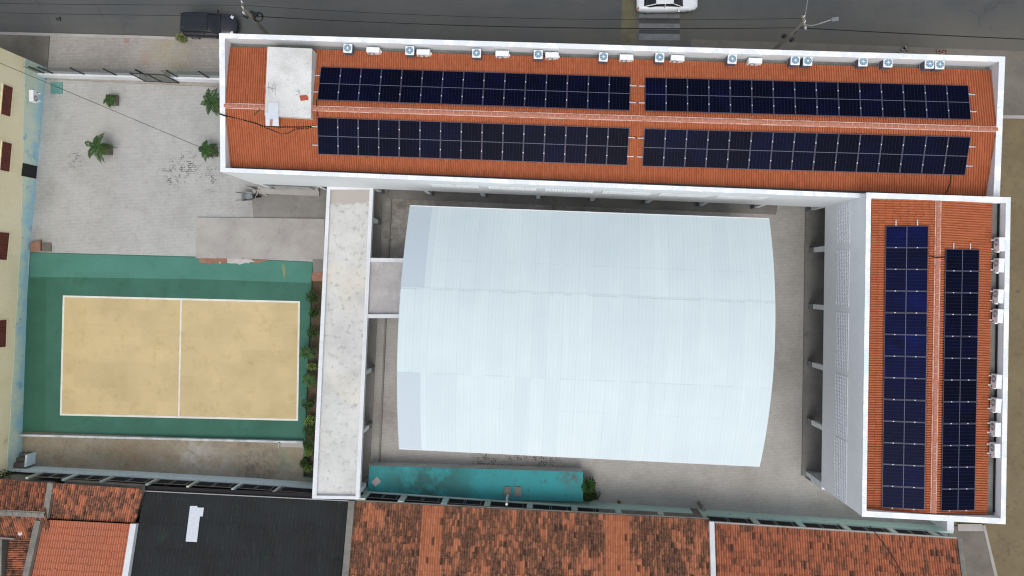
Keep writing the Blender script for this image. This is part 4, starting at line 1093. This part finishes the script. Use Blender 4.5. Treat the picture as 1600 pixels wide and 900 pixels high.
# dark alley floor behind it
m = MB(); al = [p for p in bl]; m.prism([p - Vector((0, .2, 0)) for p in al] + [p - Vector((0, 8, 0)) for p in reversed(al)], -.02, .006)
tag(m.build('alley_floor', M['conc_dark']), kind='structure')

# court edge wall
t = thing('court_edge_wall', P(36, 678), 'low white wall along the bottom edge of the green court', 'low wall')
m = MB(); a, b = P(36, 678.5), P(476, 689.5); m.bar(flat(a, .2), flat(b, .2), .15, .4); m.build('wall', M['edge_wall'], t)
t = thing('concrete_ledge', P(440, 692), 'L-shaped grey concrete ledge at the end of the court edge wall', 'ledge')
m = MB(); m.prism(px((441, 690), (476, 690.5), (476, 698), (439, 697)), .02, .28); m.build('slab', M['conc'], t)
m = MB(); m.prism(px((438, 689), (440.5, 689), (439, 698), (436.8, 698)), .02, .4); m.build('upstand', M['conc'], t)
t = thing('corner_steps', P(36, 720), 'three grey concrete steps with a pale green side wall in the bottom left yard corner', 'steps')
for i, (y0, y1) in enumerate(((708, 715), (715.2, 723), (723.2, 731.5))):
    z = .3 + .3 * i; s_ = (H - z) / H
    m = MB(); q = [(28 - i * 3, y0), (46 - i * 2.5, y0), (44.5 - i * 2.5, y1), (26 - i * 3, y1)]; m.prism([P(x, y, z) for x, y in q], .01, z); m.build('step', M['conc_dark'], t)
m = MB(); m.prism([P(47, 708.5, .5), P(49.8, 708.5, .5), P(48, 727, .5), P(45, 727, .5)], .01, 1.0); m.build('side_wall', M['tealwall'], t)

# teal cistern slab
t = thing('cistern', P(577, 730), 'long low cistern with a stained teal painted top in the hall yard', 'cistern')
TZ = 1.25
top = px((577.5, 727.5), (911, 737), (911, 784), (740, 779), (574, 771.5), z=TZ)
m = MB(); m.prism(top, 0, TZ - .03); m.build('wall', M['teal_side'], t)
m = MB(); m.prism(px((578, 722), (909, 732.5), (909, 737), (578, 727)), .012, .22); m.build('plinth', M['conc'], t)
m = MB(); m.prism(top, TZ - .03, TZ); m.build('top_slab', M['teal'], t)
for x_ in (788, 804):
    m = MB(); m.prism(px((x_, 760.5), (x_ + 10.5, 760.8), (x_ + 10.5, 776), (x_ - .5, 775.6), z=TZ + .08), TZ, TZ + .08); h_ = m.build('hatch', M['verge'], t)
    m = MB(); c = P(x_ + 5, 768, TZ + .1); m.bar(c + Vector((0, -.15, 0)), c + Vector((0, .15, 0)), .03, .03); m.build('handle', M['galv'], h_)
m = MB(); m.prism(px((589, 745), (595.5, 752.5), (586.5, 760.5), (580, 753), z=TZ + .06), TZ + .006, TZ + .06)
tag(m.build('stone_slab', M['conc']), 'pale square slab lying askew on the teal cistern', 'slab')
cable('drain_pipe', [P(793, 774, 1.4), P(792, 780, 2.0), P(791.5, 788, 3.1)], .09, 'short white pipe rising from the cistern hatch to the neighbouring roof', 'white', 'pipe')
cable('drain_pipe', [P(1092, 786, .2), P(1095, 790, 1.0), P(1100, 796, 1.7)], .16, 'grey vertical drain pipe on the boundary fence beside the hall yard', 'verge', 'pipe', n=10)

# ================================================================== NEIGHBOUR HOUSES
def house(label, eave, ridge_, ze, zr, mat, pitch=.17, row=.42, back=True, walls=True, amp=.095, extra=None, zlow=None):
    A, B = P(*eave[0], ze), P(*eave[1], ze); Cc, Dd = P(*ridge_[1], zr), P(*ridge_[0], zr)
    t = thing('house', Vector((A.x, A.y, 0)), label, 'house')
    r = tile_sheet(A, B, Cc, Dd, pitch, row, amp, .03).build('roof', M[mat], t)
    E = F_ = None
    if back:
        off = Dd - A; E = Vector((Dd.x + off.x, Dd.y + off.y, ze)); off2 = Cc - B; F_ = Vector((Cc.x + off2.x, Cc.y + off2.y, ze))
        tile_sheet(E, F_, Cc, Dd, pitch, row, amp, .035, 4).build('roof', M[mat], t); ridge(Dd, Cc, r, .34, .45, mt=('verge', 'verge'))
    e1, e2 = (E, F_) if back else (Dd, Cc)
    zz = min(ze, zr) - .12; s = .25
    cen = (A + B + e1 + e2) / 4
    q = [Vector((v.x, v.y, 0)) + (Vector((cen.x, cen.y, 0)) - Vector((v.x, v.y, 0))).normalized() * s for v in (A, B, e2, e1)]
    if zlow: zz = zlow
    MB().prism(q, 0, zz).build('wall', M['verge'], t)
    return t, A, B, Cc, Dd
def verge(par, a, b, wdt, hgt, mat='verge', name='verge_wall'):
    m = MB(); m.bar(a, b, wdt, hgt); return m.build(name, M[mat], par)
h1 = house('big house roof of blotchy black-stained orange tiles at the bottom centre', ((551, 783.5), (1108, 812)), ((526, 1030), (1118, 1040)), 3.0, 5.9, 'tile_old')
verge(h1[0], P(550, 783, 3.1), P(529, 1030, 6.0), .45, .3, 'verge')
h2 = house('house roof of mostly clean orange tiles with a few dark ones, bottom right', ((1117, 817.5), (1494, 842)), ((1124, 1040), (1520, 1040)), 3.0, 5.7, 'tile_mid')
verge(h2[0], P(1111.5, 815, 3.2), P(1118, 1038, 6.0), .34, .35, 'white', 'party_wall')
verge(h2[0], P(1498, 842, 3.0), P(1523, 1040, 5.8), .32, .3, 'verge')
m = MB(); m.bar(P(1117, 816, 3.0), P(1494, 840.5, 3.0), .12, .12); m.build('eave_board', M['conc'], h2[0])
m = MB(); m.bar(P(553, 782, 2.95), P(1108, 810.5, 2.95), .12, .12); m.build('eave_board', M['verge'], h1[0])
h3 = house('house roof of orange tiles with black mould, directly left of the black roof', ((76, 809), (212, 816)), ((85, 754), (224, 763.5)), 3.1, 3.8, 'tile_dirty', back=False, row=.4)
h4 = house('low tiled house roof at the far left behind the small green bush', ((-90, 741), (79, 755)), ((-98, 795), (71, 804)), 3.1, 3.8, 'tile_dirty')
verge(h4[0], P(80.5, 754, 3.75), P(71.5, 809, 3.5), .42, .25, 'verge')
h5 = house('lower house roof of smooth even orange tiles below the mouldy one', ((65, 811.5), (206, 818.5)), ((25, 1000), (176, 1010)), 3.3, 4.6, 'tile_smooth', .18, .5)
verge(h5[0], P(61, 813, 3.6), P(20, 1000, 4.9), .42, .35, 'verge')
verge(h5[0], P(210.5, 818, 3.5), P(180, 1010, 4.9), .42, .4, 'white', 'party_wall')
# small side roof with tiles running sideways
t6, *_ = house('small stained tile roof in the bottom left corner with courses running sideways', ((17, 838), (2, 1000)), ((53, 838), (18, 1000)), 2.7, 3.3, 'tile_dirty', .17, .42, back=False)
m = MB(); q = [P(30, 838, 3.1), P(56, 829, 3.2), P(54, 842, 3.2)]; m.prism(q, 3.0, 3.15); m.build('corner_board', M['verge'], t6)
m = MB(); m.bar(P(-30, 838, 3.4), P(22, 842, 3.4), .1, .06); tag(m.build('water_pipe', M['grey_low']), 'thin grey-blue pipe crossing the dark gap in the bottom left corner', 'pipe')
m = MB(); q = px((-60, 835), (3, 830), (0, 1000), (-60, 1000), z=3.0); m.prism(q, 0, 3.0); tag(m.build('boundary_wall', M['verge']), 'grey cement wall top at the left frame edge beside the dark gap', 'wall')
m = MB(); m.cyl(P(32, 832, 3.2), .25, .12, 14); m.cyl(P(32, 832, 3.3), .18, .1, 14); tag(m.build('water_tank_lid', M['white']), 'small white round lid at the top of the dark gap', 'lid')
# black-roofed warehouse
t = thing('warehouse', P(226, 768), 'wide warehouse roof of weathered black corrugated sheets at the bottom', 'warehouse')
A, B = P(226, 767.5, 3.0), P(553, 784, 3.0); Cc, Dd = P(528, 1010, 4.6), P(182, 1010, 4.6)
r = tile_sheet(A, B, Cc, Dd, .30, 2.2, .03, .02, 6).build('roof', M['dark_roof'], t)
m = MB(); m.bar(P(226, 767, 3.1), P(553, 783, 3.1), .06, .06); m.build('eave_trim', M['galv'], t)
m = MB(); m.bar(P(227, 763, 2.95), P(500, 776, 2.95), .4, .08); m.build('gutter', M['mesh_dark'], t)
MB().prism([flat(A, 0) + Vector((.3, -.4, 0)), flat(B, 0) + Vector((-.3, -.4, 0)), flat(Cc, 0), flat(Dd, 0)], 0, 2.9).build('wall', M['verge'], t)
m = MB(); nrm = (B - A).cross(Dd - A).normalized(); nrm = nrm if nrm.z > 0 else -nrm; q = [PPl(x, y, A + nrm * .1, nrm) for x, y in ((297, 790.5), (308.5, 790.5), (308.2, 793), (318.5, 793.3), (316.5, 807), (312.2, 807), (307.5, 847), (290, 846))]
m.add(q + [v - nrm * .03 for v in q], [tuple(range(8)), tuple(range(15, 7, -1))] + [(i, 8 + i, 8 + (i + 1) % 8, (i + 1) % 8) for i in range(8)])
m.build('skylight_sheet', M['sheet'], t)

# ================================================================== VEGETATION
def leaf_quad(m, p, d, wd, up):
    s = d.cross(up)
    if s.length < 1e-4: return
    s = s.normalized() * wd; mid = p + d * .5
    m.add([p, mid + s, p + d, mid - s], [(0, 1, 2, 3)])
def palm(base, h, r, nf, label, planter=True, rz=0.0, lean=(0, 0), group='potted palms in the courtyard', name='potted_palm', rr=None):
    t = thing(name, base, label, 'plant', group)
    R_ = random.Random(int(base.x * 100)); z0 = .03
    if planter:
        s = .37
        MB().ring([(base.x - s, base.y - s), (base.x + s, base.y - s), (base.x + s, base.y + s), (base.x - s, base.y + s)], [(base.x - s + .07, base.y - s + .07), (base.x + s - .07, base.y - s + .07), (base.x + s - .07, base.y + s - .07), (base.x - s + .07, base.y + s - .07)], .02, .5).build('planter', M['conc_dark'], t)
        MB().prism([(base.x - s + .06, base.y - s + .06), (base.x + s - .06, base.y - s + .06), (base.x + s - .06, base.y + s - .06), (base.x - s + .06, base.y + s - .06)], .03, .42).build('soil', M['brick'], t)
        z0 = .42
    top = base + Vector((lean[0], lean[1], h))
    MB().tube([flat(base, z0), lerp(flat(base, z0), top, .5) + Vector((.03, 0, 0)), top], [.08, .06, .04], 8).build('trunk', M['stem'], t)
    m = MB()
    for i in range(nf):
        a = 2 * math.pi * i / nf + R_.uniform(-.3, .3); ln = r * R_.uniform(.7, 1.1); d = Vector((math.cos(a), math.sin(a), 0))
        prev = top; el = R_.uniform(.35, .95)
        N = 12
        for k in range(1, N + 1):
            f = k / N; q = top + d * ln * f + Vector((0, 0, ln * (el * f - 1.0 * f * f)))
            m.bar(prev, q, .02, .012)
            tn = (q - prev).normalized(); sd_ = tn.cross(Vector((0, 0, 1))).normalized()
            L = ln * .27 * math.sin(math.pi * min(1, f * .85 + .12))
            for sg in (-1, 1):
                for e in (0, .33, .66):
                    pp_ = lerp(prev, q, e); dd = (tn * .55 + sd_ * sg + Vector((0, 0, R_.uniform(-.5, .1)))).normalized() * L * R_.uniform(.8, 1.15)
                    leaf_quad(m, pp_, dd, .02, Vector((0, 0, 1)))
            prev = q
    m.build('fronds', M['leaf'], t)
    return t
palm(P(179, 158), .65, .62, 13, 'small round potted palm in the upper part of the paved courtyard', lean=(-.06, 0))
palm(P(169.5, 235), 1.25, 1.12, 15, 'largest potted palm, its crown hanging left of the square planter in the courtyard', lean=(-.12, 0.05))
palm(P(346, 169), 1.5, 1.15, 14, 'planted palm against the white building corner, level with the gate', lean=(-.1, .1))
palm(P(333.5, 238), 1.0, .95, 14, 'potted palm at the building edge where the overhead wire ends', lean=(-.1, .05))

def shrub(m, c, r, n, R_, flatk=.6, ls=.12):
    for _ in range(n):
        while True:
            v = Vector((R_.uniform(-1, 1), R_.uniform(-1, 1), R_.uniform(-.2, 1)))
            if .3 < v.length < 1: break
        p = c + Vector((v.x * r, v.y * r, v.z * r * flatk)); d = (v + Vector((R_.uniform(-.6, .6), R_.uniform(-.6, .6), R_.uniform(-.4, .4)))).normalized() * ls * R_.uniform(.6, 1.4)
        leaf_quad(m, p, d, ls * .28, Vector((R_.uniform(-.5, .5), R_.uniform(-.5, .5), 1)))
def bush(base, r, h, n, mat, label, name='shrub', group=None, ls=.14, lobes=5):
    t = thing(name, base, label, 'plant', group); R_ = random.Random(int(base.x * 77 + base.y * 13))
    m = MB()
    for k in range(4): a = R_.uniform(0, 6.28); m.tube([flat(base, .02), base + Vector((math.cos(a) * r * .5, math.sin(a) * r * .5, h * .7))], [.025, .012], 5)
    m.build('stem', M['stem'], t)
    m = MB()
    for k in range(lobes):
        a = R_.uniform(0, 6.28); q = base + Vector((math.cos(a) * r * R_.uniform(.1, .6), math.sin(a) * r * R_.uniform(.1, .6), h * R_.uniform(.4, .9)))
        shrub(m, q, r * R_.uniform(.4, .65), n // lobes, R_, .7, ls)
    m.build('foliage', M[mat], t)
    return t
# planting bed beside the covered walk
bed = thing('planting_bed', P(478, 600), 'narrow planting bed with dark soil between the court and the covered walkway', 'planting bed')
m = MB(); m.prism(px((489, 440), (512, 440), (503, 600), (497, 742), (476, 742), (481, 600)), .01, .10); m.build('soil', M['soil'], bed)
m = MB(); m.bar(P(487, 440, .12), P(479.5, 600, .12), .10, .24); m.bar(P(479.5, 600, .12), P(475, 744, .12), .10, .24); m.bar(P(475, 744, .12), P(500, 746, .12), .10, .24); m.build('kerb', M['court_g3'], bed)
beds = [(493, 466, .62, 1.5, 'leaf2', 'broad dark green shrub at the upper end of the planting bed'),
        (493, 488, .55, 1.3, 'leaf2', 'dark green shrub below the topmost one in the planting bed'),
        (494, 518, .45, 1.0, 'leaf2', 'small dark shrub in the planting bed level with the hall canopy'),
        (487, 550, .62, 1.5, 'leaf', 'bright green palm-like shrub leaning over the court edge'),
        (492, 572, .36, .8, 'leaf3', 'small yellow-green shrub in the middle of the planting bed'),
        (488, 590, .58, 1.3, 'leaf', 'second bright shrub leaning over the court edge, below the palm-like one'),
        (488, 628, .5, 1.3, 'leaf2', 'dark shrub in the planting bed above the court corner'),
        (486, 656, .5, 1.0, 'leaf3', 'pale green leafy shrub beside the court corner'),
        (489, 668, .55, 1.1, 'leaf2', 'dense dark shrub beside the lower court corner'),
        (488, 690, .55, 1.3, 'leaf2', 'very dark shrub level with the concrete ledge'),
        (484, 704, .40, .8, 'leaf3', 'pale yellowish shrub just below the concrete ledge'),
        (481, 719, .55, .9, 'leaf2', 'spreading shrub spilling left out of the planting bed'),
        (485, 729, .36, .8, 'leaf3', 'last small pale shrub at the bottom end of the planting bed')]
for x_, y_, r_, h_, mt, lb in beds:
    if mt == 'leaf': palm(P(x_ + 3, y_), h_ * .8, r_ * 1.2, 10, lb, planter=False, group='shrubs in the planting bed', name='shrub', lean=(-.1, 0))
    else: bush(P(x_, y_), r_ * .92, h_, 330, mt, lb, group='shrubs in the planting bed', lobes=4)
bush(P(921, 752), .62, 1.4, 900, 'leaf', 'tall green shrub standing at the right end of the teal cistern', lobes=5)
bush(P(922, 770), .55, 1.0, 600, 'leaf2', 'lower sprawling shrub against the boundary fence by the cistern', lobes=5)
bush(P(37, 737) , .8, 3.2, 900, 'leaf2', 'green bush growing over the boundary fence at the far left', lobes=5)
bush(P(14, 733), .5, 2.9, 400, 'leaf2', 'small dark bush at the foot of the beige wall', lobes=4)
bush(P(286, 59.5, .12), .42, .3, 260, 'weed', 'dry yellow-green weed tuft growing on the kerb beside the dark car', name='weed', lobes=5, ls=.16)

# ================================================================== WHEELBARROW
wb = P(391, 308)
t = thing('wheelbarrow', wb, 'grey wheelbarrow with two handles pointing left, parked at the building corner', 'wheelbarrow')
m = MB(); c0 = Vector((wb.x, wb.y, 0))
bt_ = [c0 + Vector(v) for v in ((-.22, -.2, .32), (.3, -.16, .32), (.3, .16, .32), (-.22, .2, .32))]
tp_ = [c0 + Vector(v) for v in ((-.40, -.38, .62), (.40, -.30, .60), (.40, .30, .60), (-.40, .38, .62))]
m.add(bt_ + tp_, [(0, 1, 2, 3), (0, 4, 5, 1), (1, 5, 6, 2), (2, 6, 7, 3), (3, 7, 4, 0)]); m.build('tray', M['grey_low'], t)
for sg, in ((-1,), (1,)): MB().tube([c0 + Vector((.75, sg * .05, .25)), c0 + Vector((0, sg * .24, .36)), c0 + Vector((-.85, sg * .3, .66))], .025, 8).build('handle', M['black'], t)
MB().cyl(c0 + Vector((.72, 0, .2)), .2, .08, 18, 'y').build('wheel', M['rubber'], t)
for sg in (-1, 1): MB().tube([c0 + Vector((-.25, sg * .25, .42)), c0 + Vector((-.3, sg * .25, .02))], .02, 6).build('leg', M['black'], t)
t = thing('tool_pile', P(404, 303), 'pile of dark tools, a bucket and long timbers behind the wheelbarrow', 'tools')
c0 = P(406, 301); m = MB()
for k, (dx, dy, L, a) in enumerate(((0, .1, 1.6, -.25), (-.2, .2, 1.8, -.3), (.1, 0, 1.2, -.45), (-.1, -.1, .9, 1.2))):
    q = c0 + Vector((dx, dy, .12 + .05 * k)); d = Vector((math.cos(a), math.sin(a), 0)) * L / 2; m.bar(q - d, q + d, .07, .05)
m.build('timber', M['conc'], t)
MB().cyl(c0 + Vector((-.35, .05, .18)), .13, .3, 14, r2=.17).build('bucket', M['conc'], t)
m = MB()
for k in range(9):
    rr = random.Random(k); m.box(c0 + Vector((rr.uniform(-.5, .1), rr.uniform(-.4, .3), .08 + rr.uniform(0, .1))), (.16, .1, .1), rr.uniform(0, 3))
m.build('scrap', M['black'], t)

# ================================================================== CARS
def loft(stations, n=20, p=4.0):
    """stations: (x, half width, z0, z1, cy) -> superellipse hull"""
    m = MB(); vs = []
    for (x, hw, z0, z1) in stations:
        zc, hh = (z0 + z1) / 2, (z1 - z0) / 2
        for k in range(n):
            a = 2 * math.pi * k / n; ca, sa = math.cos(a), math.sin(a)
            vs.append((x, hw * math.copysign(abs(ca) ** (2 / p), ca), zc + hh * math.copysign(abs(sa) ** (2 / p), sa)))
    fs = []
    for i in range(len(stations) - 1):
        for k in range(n): fs.append((i * n + k, i * n + (k + 1) % n, (i + 1) * n + (k + 1) % n, (i + 1) * n + k))
    fs += [tuple(range(n - 1, -1, -1)), tuple((len(stations) - 1) * n + k for k in range(n))]
    return m.add(vs, fs)
def car(kind, loc, rz, label, body_m, roof_m):
    t = D.objects.new('car' if kind == 'sedan' else 'parked_car', None); COL.objects.link(t); OFF[t] = Vector((0, 0, 0))
    if kind == 'sedan':
        L = 4.5
        st = [(-2.25, .62, .45, .78), (-2.2, .74, .34, .93), (-2.0, .84, .26, 1.0), (-1.5, .88, .22, 1.02), (-.6, .89, .2, .98), (.5, .89, .2, .96), (1.1, .88, .2, .94), (1.7, .85, .24, .86), (2.05, .77, .28, .78), (2.22, .60, .34, .66)]
        cab = [(-1.75, .60, .90, 1.0), (-1.35, .70, .90, 1.22), (-.85, .68, .92, 1.42), (-.1, .68, .92, 1.45), (.35, .69, .90, 1.36), (.8, .72, .88, 1.1), (1.12, .70, .86, .93)]
        roof = [(-.92, .60, 1.33, 1.43), (-.85, .63, 1.34, 1.455), (-.1, .63, 1.36, 1.475), (.28, .62, 1.32, 1.42), (.36, .58, 1.3, 1.38)]
        wx = (-1.35, 1.35); wr = .32; hw = .89
    else:
        L = 4.15
        st = [(-2.06, .50, .55, .9), (-2.02, .66, .45, 1.02), (-1.93, .79, .36, 1.10), (-1.7, .87, .28, 1.14), (-.6, .90, .26, 1.12), (.5, .90, .26, 1.1), (1.0, .89, .26, 1.07), (1.4, .86, .27, 1.02), (1.68, .80, .29, .96), (1.88, .69, .33, .88), (2.01, .55, .38, .80), (2.09, .38, .42, .72), (2.12, .2, .46, .66)]
        cab = [(-1.98, .56, 1.0, 1.22), (-1.92, .66, 1.0, 1.42), (-1.78, .72, 1.0, 1.56), (-1.5, .76, 1.0, 1.62), (-.3, .76, 1.0, 1.64), (.25, .74, 1.0, 1.56), (.75, .76, .98, 1.22), (1.0, .74, .96, 1.06)]
        roof = [(-1.86, .50, 1.42, 1.52), (-1.78, .62, 1.48, 1.6), (-1.6, .69, 1.52, 1.65), (-.3, .70, 1.56, 1.67), (.15, .69, 1.5, 1.62), (.24, .64, 1.48, 1.56)]
        wx = (-1.25, 1.3); wr = .34; hw = .90
    b = loft(st, 24, 4.0 if kind == 'sedan' else 3.2).build('body', M[body_m], t, smooth=True)
    c = loft(cab, 24, 5 if kind == 'sedan' else 3.6).build('windows', M['glass'], t, smooth=True)
    loft(roof, 24, 5 if kind == 'sedan' else 3.4).build('roof_panel', M[roof_m], t, smooth=True)
    # pillars
    cz = cab
    for sg in (-1, 1):
        m = MB(); m.tube([(cab[-1][0] - .05, sg * .70, cab[-1][3]), (roof[-1][0], sg * .62, roof[-1][3])], .035, 6)
        m.build('pillar', M[body_m], t); m = MB()
        m.tube([(cab[0][0] + .05, sg * .62, cab[0][3]), (roof[0][0], sg * .62, roof[0][3])], .04, 6)
        m.build('pillar', M[body_m], t); m = MB()
        m.tube([(-.25, sg * .74, .98), (-.25, sg * .64, roof[2][3] - .03)], .03, 6)
        m.build('pillar', M[body_m], t)
        mr = MB(); mr.box((cab[-2][0] - .02, sg * (hw + .09), 1.0), (.12, .2, .13)); mr.build('wing_mirror', M[body_m], t, bevel=.02)
        h = MB(); h.box((L / 2 - (.22 if kind == 'sedan' else .30), sg * .60, st[-2][3] - .03 if kind == 'sedan' else .88), (.24, .22, .08), -sg * .5); h.build('headlight', M['lamp'], t, bevel=.02)
        q = MB(); q.box((-L / 2 + .1, sg * .66, .85), (.1, .2, .12), sg * .3); q.build('tail_light', M['redpiece'], t, bevel=.02)
    for x_ in wx:
        for sg in (-1, 1):
            w_ = MB().cyl((x_, sg * (hw - .17), wr), wr, .22, 26, 'y').build('wheel', M['rubber'], t)
            MB().cyl((x_, sg * (hw - .055), wr), wr * .62, .03, 20, 'y').build('rim', M['rim'], w_)
    m = MB(); m.box((L / 2 - .02, 0, .5), (.04, .38, .11)); m.build('number_plate', M['galv'], t)
    t.location = loc; t.rotation_euler = (0, 0, rz)
    return tag(t, label, 'car')
p = P(327, 39.5, .8); car('suv', (p.x, p.y, 0.0), rad(-1.5), 'dark navy hatchback parked at the kerb behind the building corner', 'suv', 'suvroof')
p = P(1041, 2, .3); car('sedan', (p.x, p.y, 0.012), rad(.5), 'white sedan driving over the worn road stripes', 'sedan', 'sedan')

# ================================================================== POLES AND WIRES
def pole(top, zt, foot, label):
    t = thing('utility_pole', foot, label, 'utility pole', 'utility poles along the road')
    m = MB(); a, b = foot, top; m.tube([a, b], [.17, .10], 8); m.build('pole_shaft', M['polecon'], t)
    return t
t1 = P(379, 9, 9.0); f1 = P(440, 80, .12)
u1 = pole(t1, 9, f1, 'concrete utility pole with a coiled cable beside the dark car')
t2 = P(1257, 32, 9.0); f2 = P(1186, 101, .12)
u2 = pole(t2, 9, f2, 'concrete utility pole with a street lamp arm at the right')
for (u, t_, x_) in ((u1, t1, 1), (u2, t2, -1)):
    m = MB(); m.bar(t_ + Vector((-.12, .35, -.1)), t_ + Vector((.12, -.55, -.1)), .1, .1); cr = m.build('crossarm', M['polecon'], u)
    for k in (-.45, -.1, .25): 
        c = t_ + Vector((.12 * -k, k, .04)); MB().cyl(c, .05, .18, 10, r2=.035).build('insulator', M['white'], cr)
c = P(404, 27, 7.0); m = MB()
for j in range(4):
    rr = .27 + .03 * j; m.tube([c + Vector((rr * math.cos(a * .3142), rr * math.sin(a * .3142) * .9, .03 * j + .03 * math.sin(a))) for a in range(21)], .014, 5)
m.tube([lerp(f1, t1, .74), c + Vector((-.1, .1, 0))], .03, 5)
m.build('cable_coil', M['cable'], u1)
m = MB(); c = lerp(f1, t1, .82); m.box(c + Vector((.25, .12, 0)), (.5, .16, .2), -.5); m.box(c + Vector((-.3, -.15, .1)), (.36, .12, .14), -.4); m.build('junction_box', M['black'], u1)
arm = [lerp(f2, t2, .93), P(1268, 40, 9.0), P(1282, 36.5, 9.6), P(1296, 31.5, 9.9), P(1302, 30.5, 9.95)]
am = MB().tube(arm, .035, 6).build('lamp_arm', M['galv'], u2)
a, b = P(1299, 31, 9.95), P(1310, 29.5, 9.95); MB().bar(a, b, .22, .1).build('lamp_head', M['rim'], am)
for fz, off in ((.66, (-.22, .1)), (.66, (.3, -.16)), (.76, (.16, .06))):
    MB().cyl(lerp(f2, t2, fz) + Vector((off[0], off[1], 0)), .11, .3, 10).build('cable_clamp', M['black'], u2)
def wire(pts, r, label): return cable('overhead_wire', pts, r, label, 'cable', 'wire', 'overhead wires')
def sagw(a, b, sag, n=14): return [lerp(a, b, k / n) - Vector((0, 0, sag * 4 * (k / n) * (1 - k / n))) for k in range(n + 1)]
e1 = t1 + Vector((0, 0, .1)); e2 = t2 + Vector((-.1, .1, .1))
wire(sagw(e1, e2, 1.1), .014, 'upper thin wire running between the two utility poles')
wire(sagw(P(-600, -10, 9), e1, .5), .014, 'upper thin wire running left from the pole by the dark car')
l1 = lerp(f1, t1, .80); l2 = lerp(f2, t2, .86)
wire(sagw(l1, l2, .9), .02, 'thick lower cable bundle running between the two utility poles')
wire(sagw(l1 + Vector((0, .1, -.2)), l2 + Vector((0, .1, -.3)), 1.0), .013, 'thin lower cable just under the thick bundle between the poles')
wire(sagw(P(-600, 2, 7.4), l1, .5), .014, 'lower cable running left above the dark car')
wire(sagw(l2, P(2300, 84, 7.7), .5), .03, 'thick cable bundle running right from the street lamp pole')
cable('overhead_wire', sagw(t2, P(1290, -130, 9.0), .3), .018, 'pale thin wire leaving the street lamp pole towards the top', 'galv', 'wire', 'overhead wires')
wire(sagw(P(-20, 90, 5.2), P(389, 262, 4.6), .15), .016, 'thin wire slanting over the courtyard from the beige building to the long one')
wire([P(1359, 822, 3.5), P(1372, 838, 3.8), P(1395, 870, 4.2), P(1430, 930, 4.8)], .03, 'dark cable falling from the wing corner across the orange roof at the bottom right')

# debris on the road and yard
def litter(name, p, label, mat, s, cat='debris'):
    rr = random.Random(int(p.x * 31)); m = MB()
    for k in range(7): m.box(p + Vector((rr.uniform(-1, 1) * s, rr.uniform(-1, 1) * s * .5, .03)), (s * .6, s * .3, .05), rr.uniform(0, 3))
    tag(m.build(name, M[mat]), label, cat)
litter('twig_litter', P(91, 30, .0), 'dark clump of litter with a trailing strip on the road at the upper left', 'black', .2)
litter('rubble', P(1408, 80, .11), 'small scatter of dark rubble on the kerb at the upper right', 'verge', .5)
litter('rubble', P(1473, 84, .11), 'brown rubble scatter near the right end of the front kerb', 'brick', .4)
litter('rubble', P(966, 783.5, .02), 'small reddish debris heap at the foot of the boundary fence', 'brick', .25)
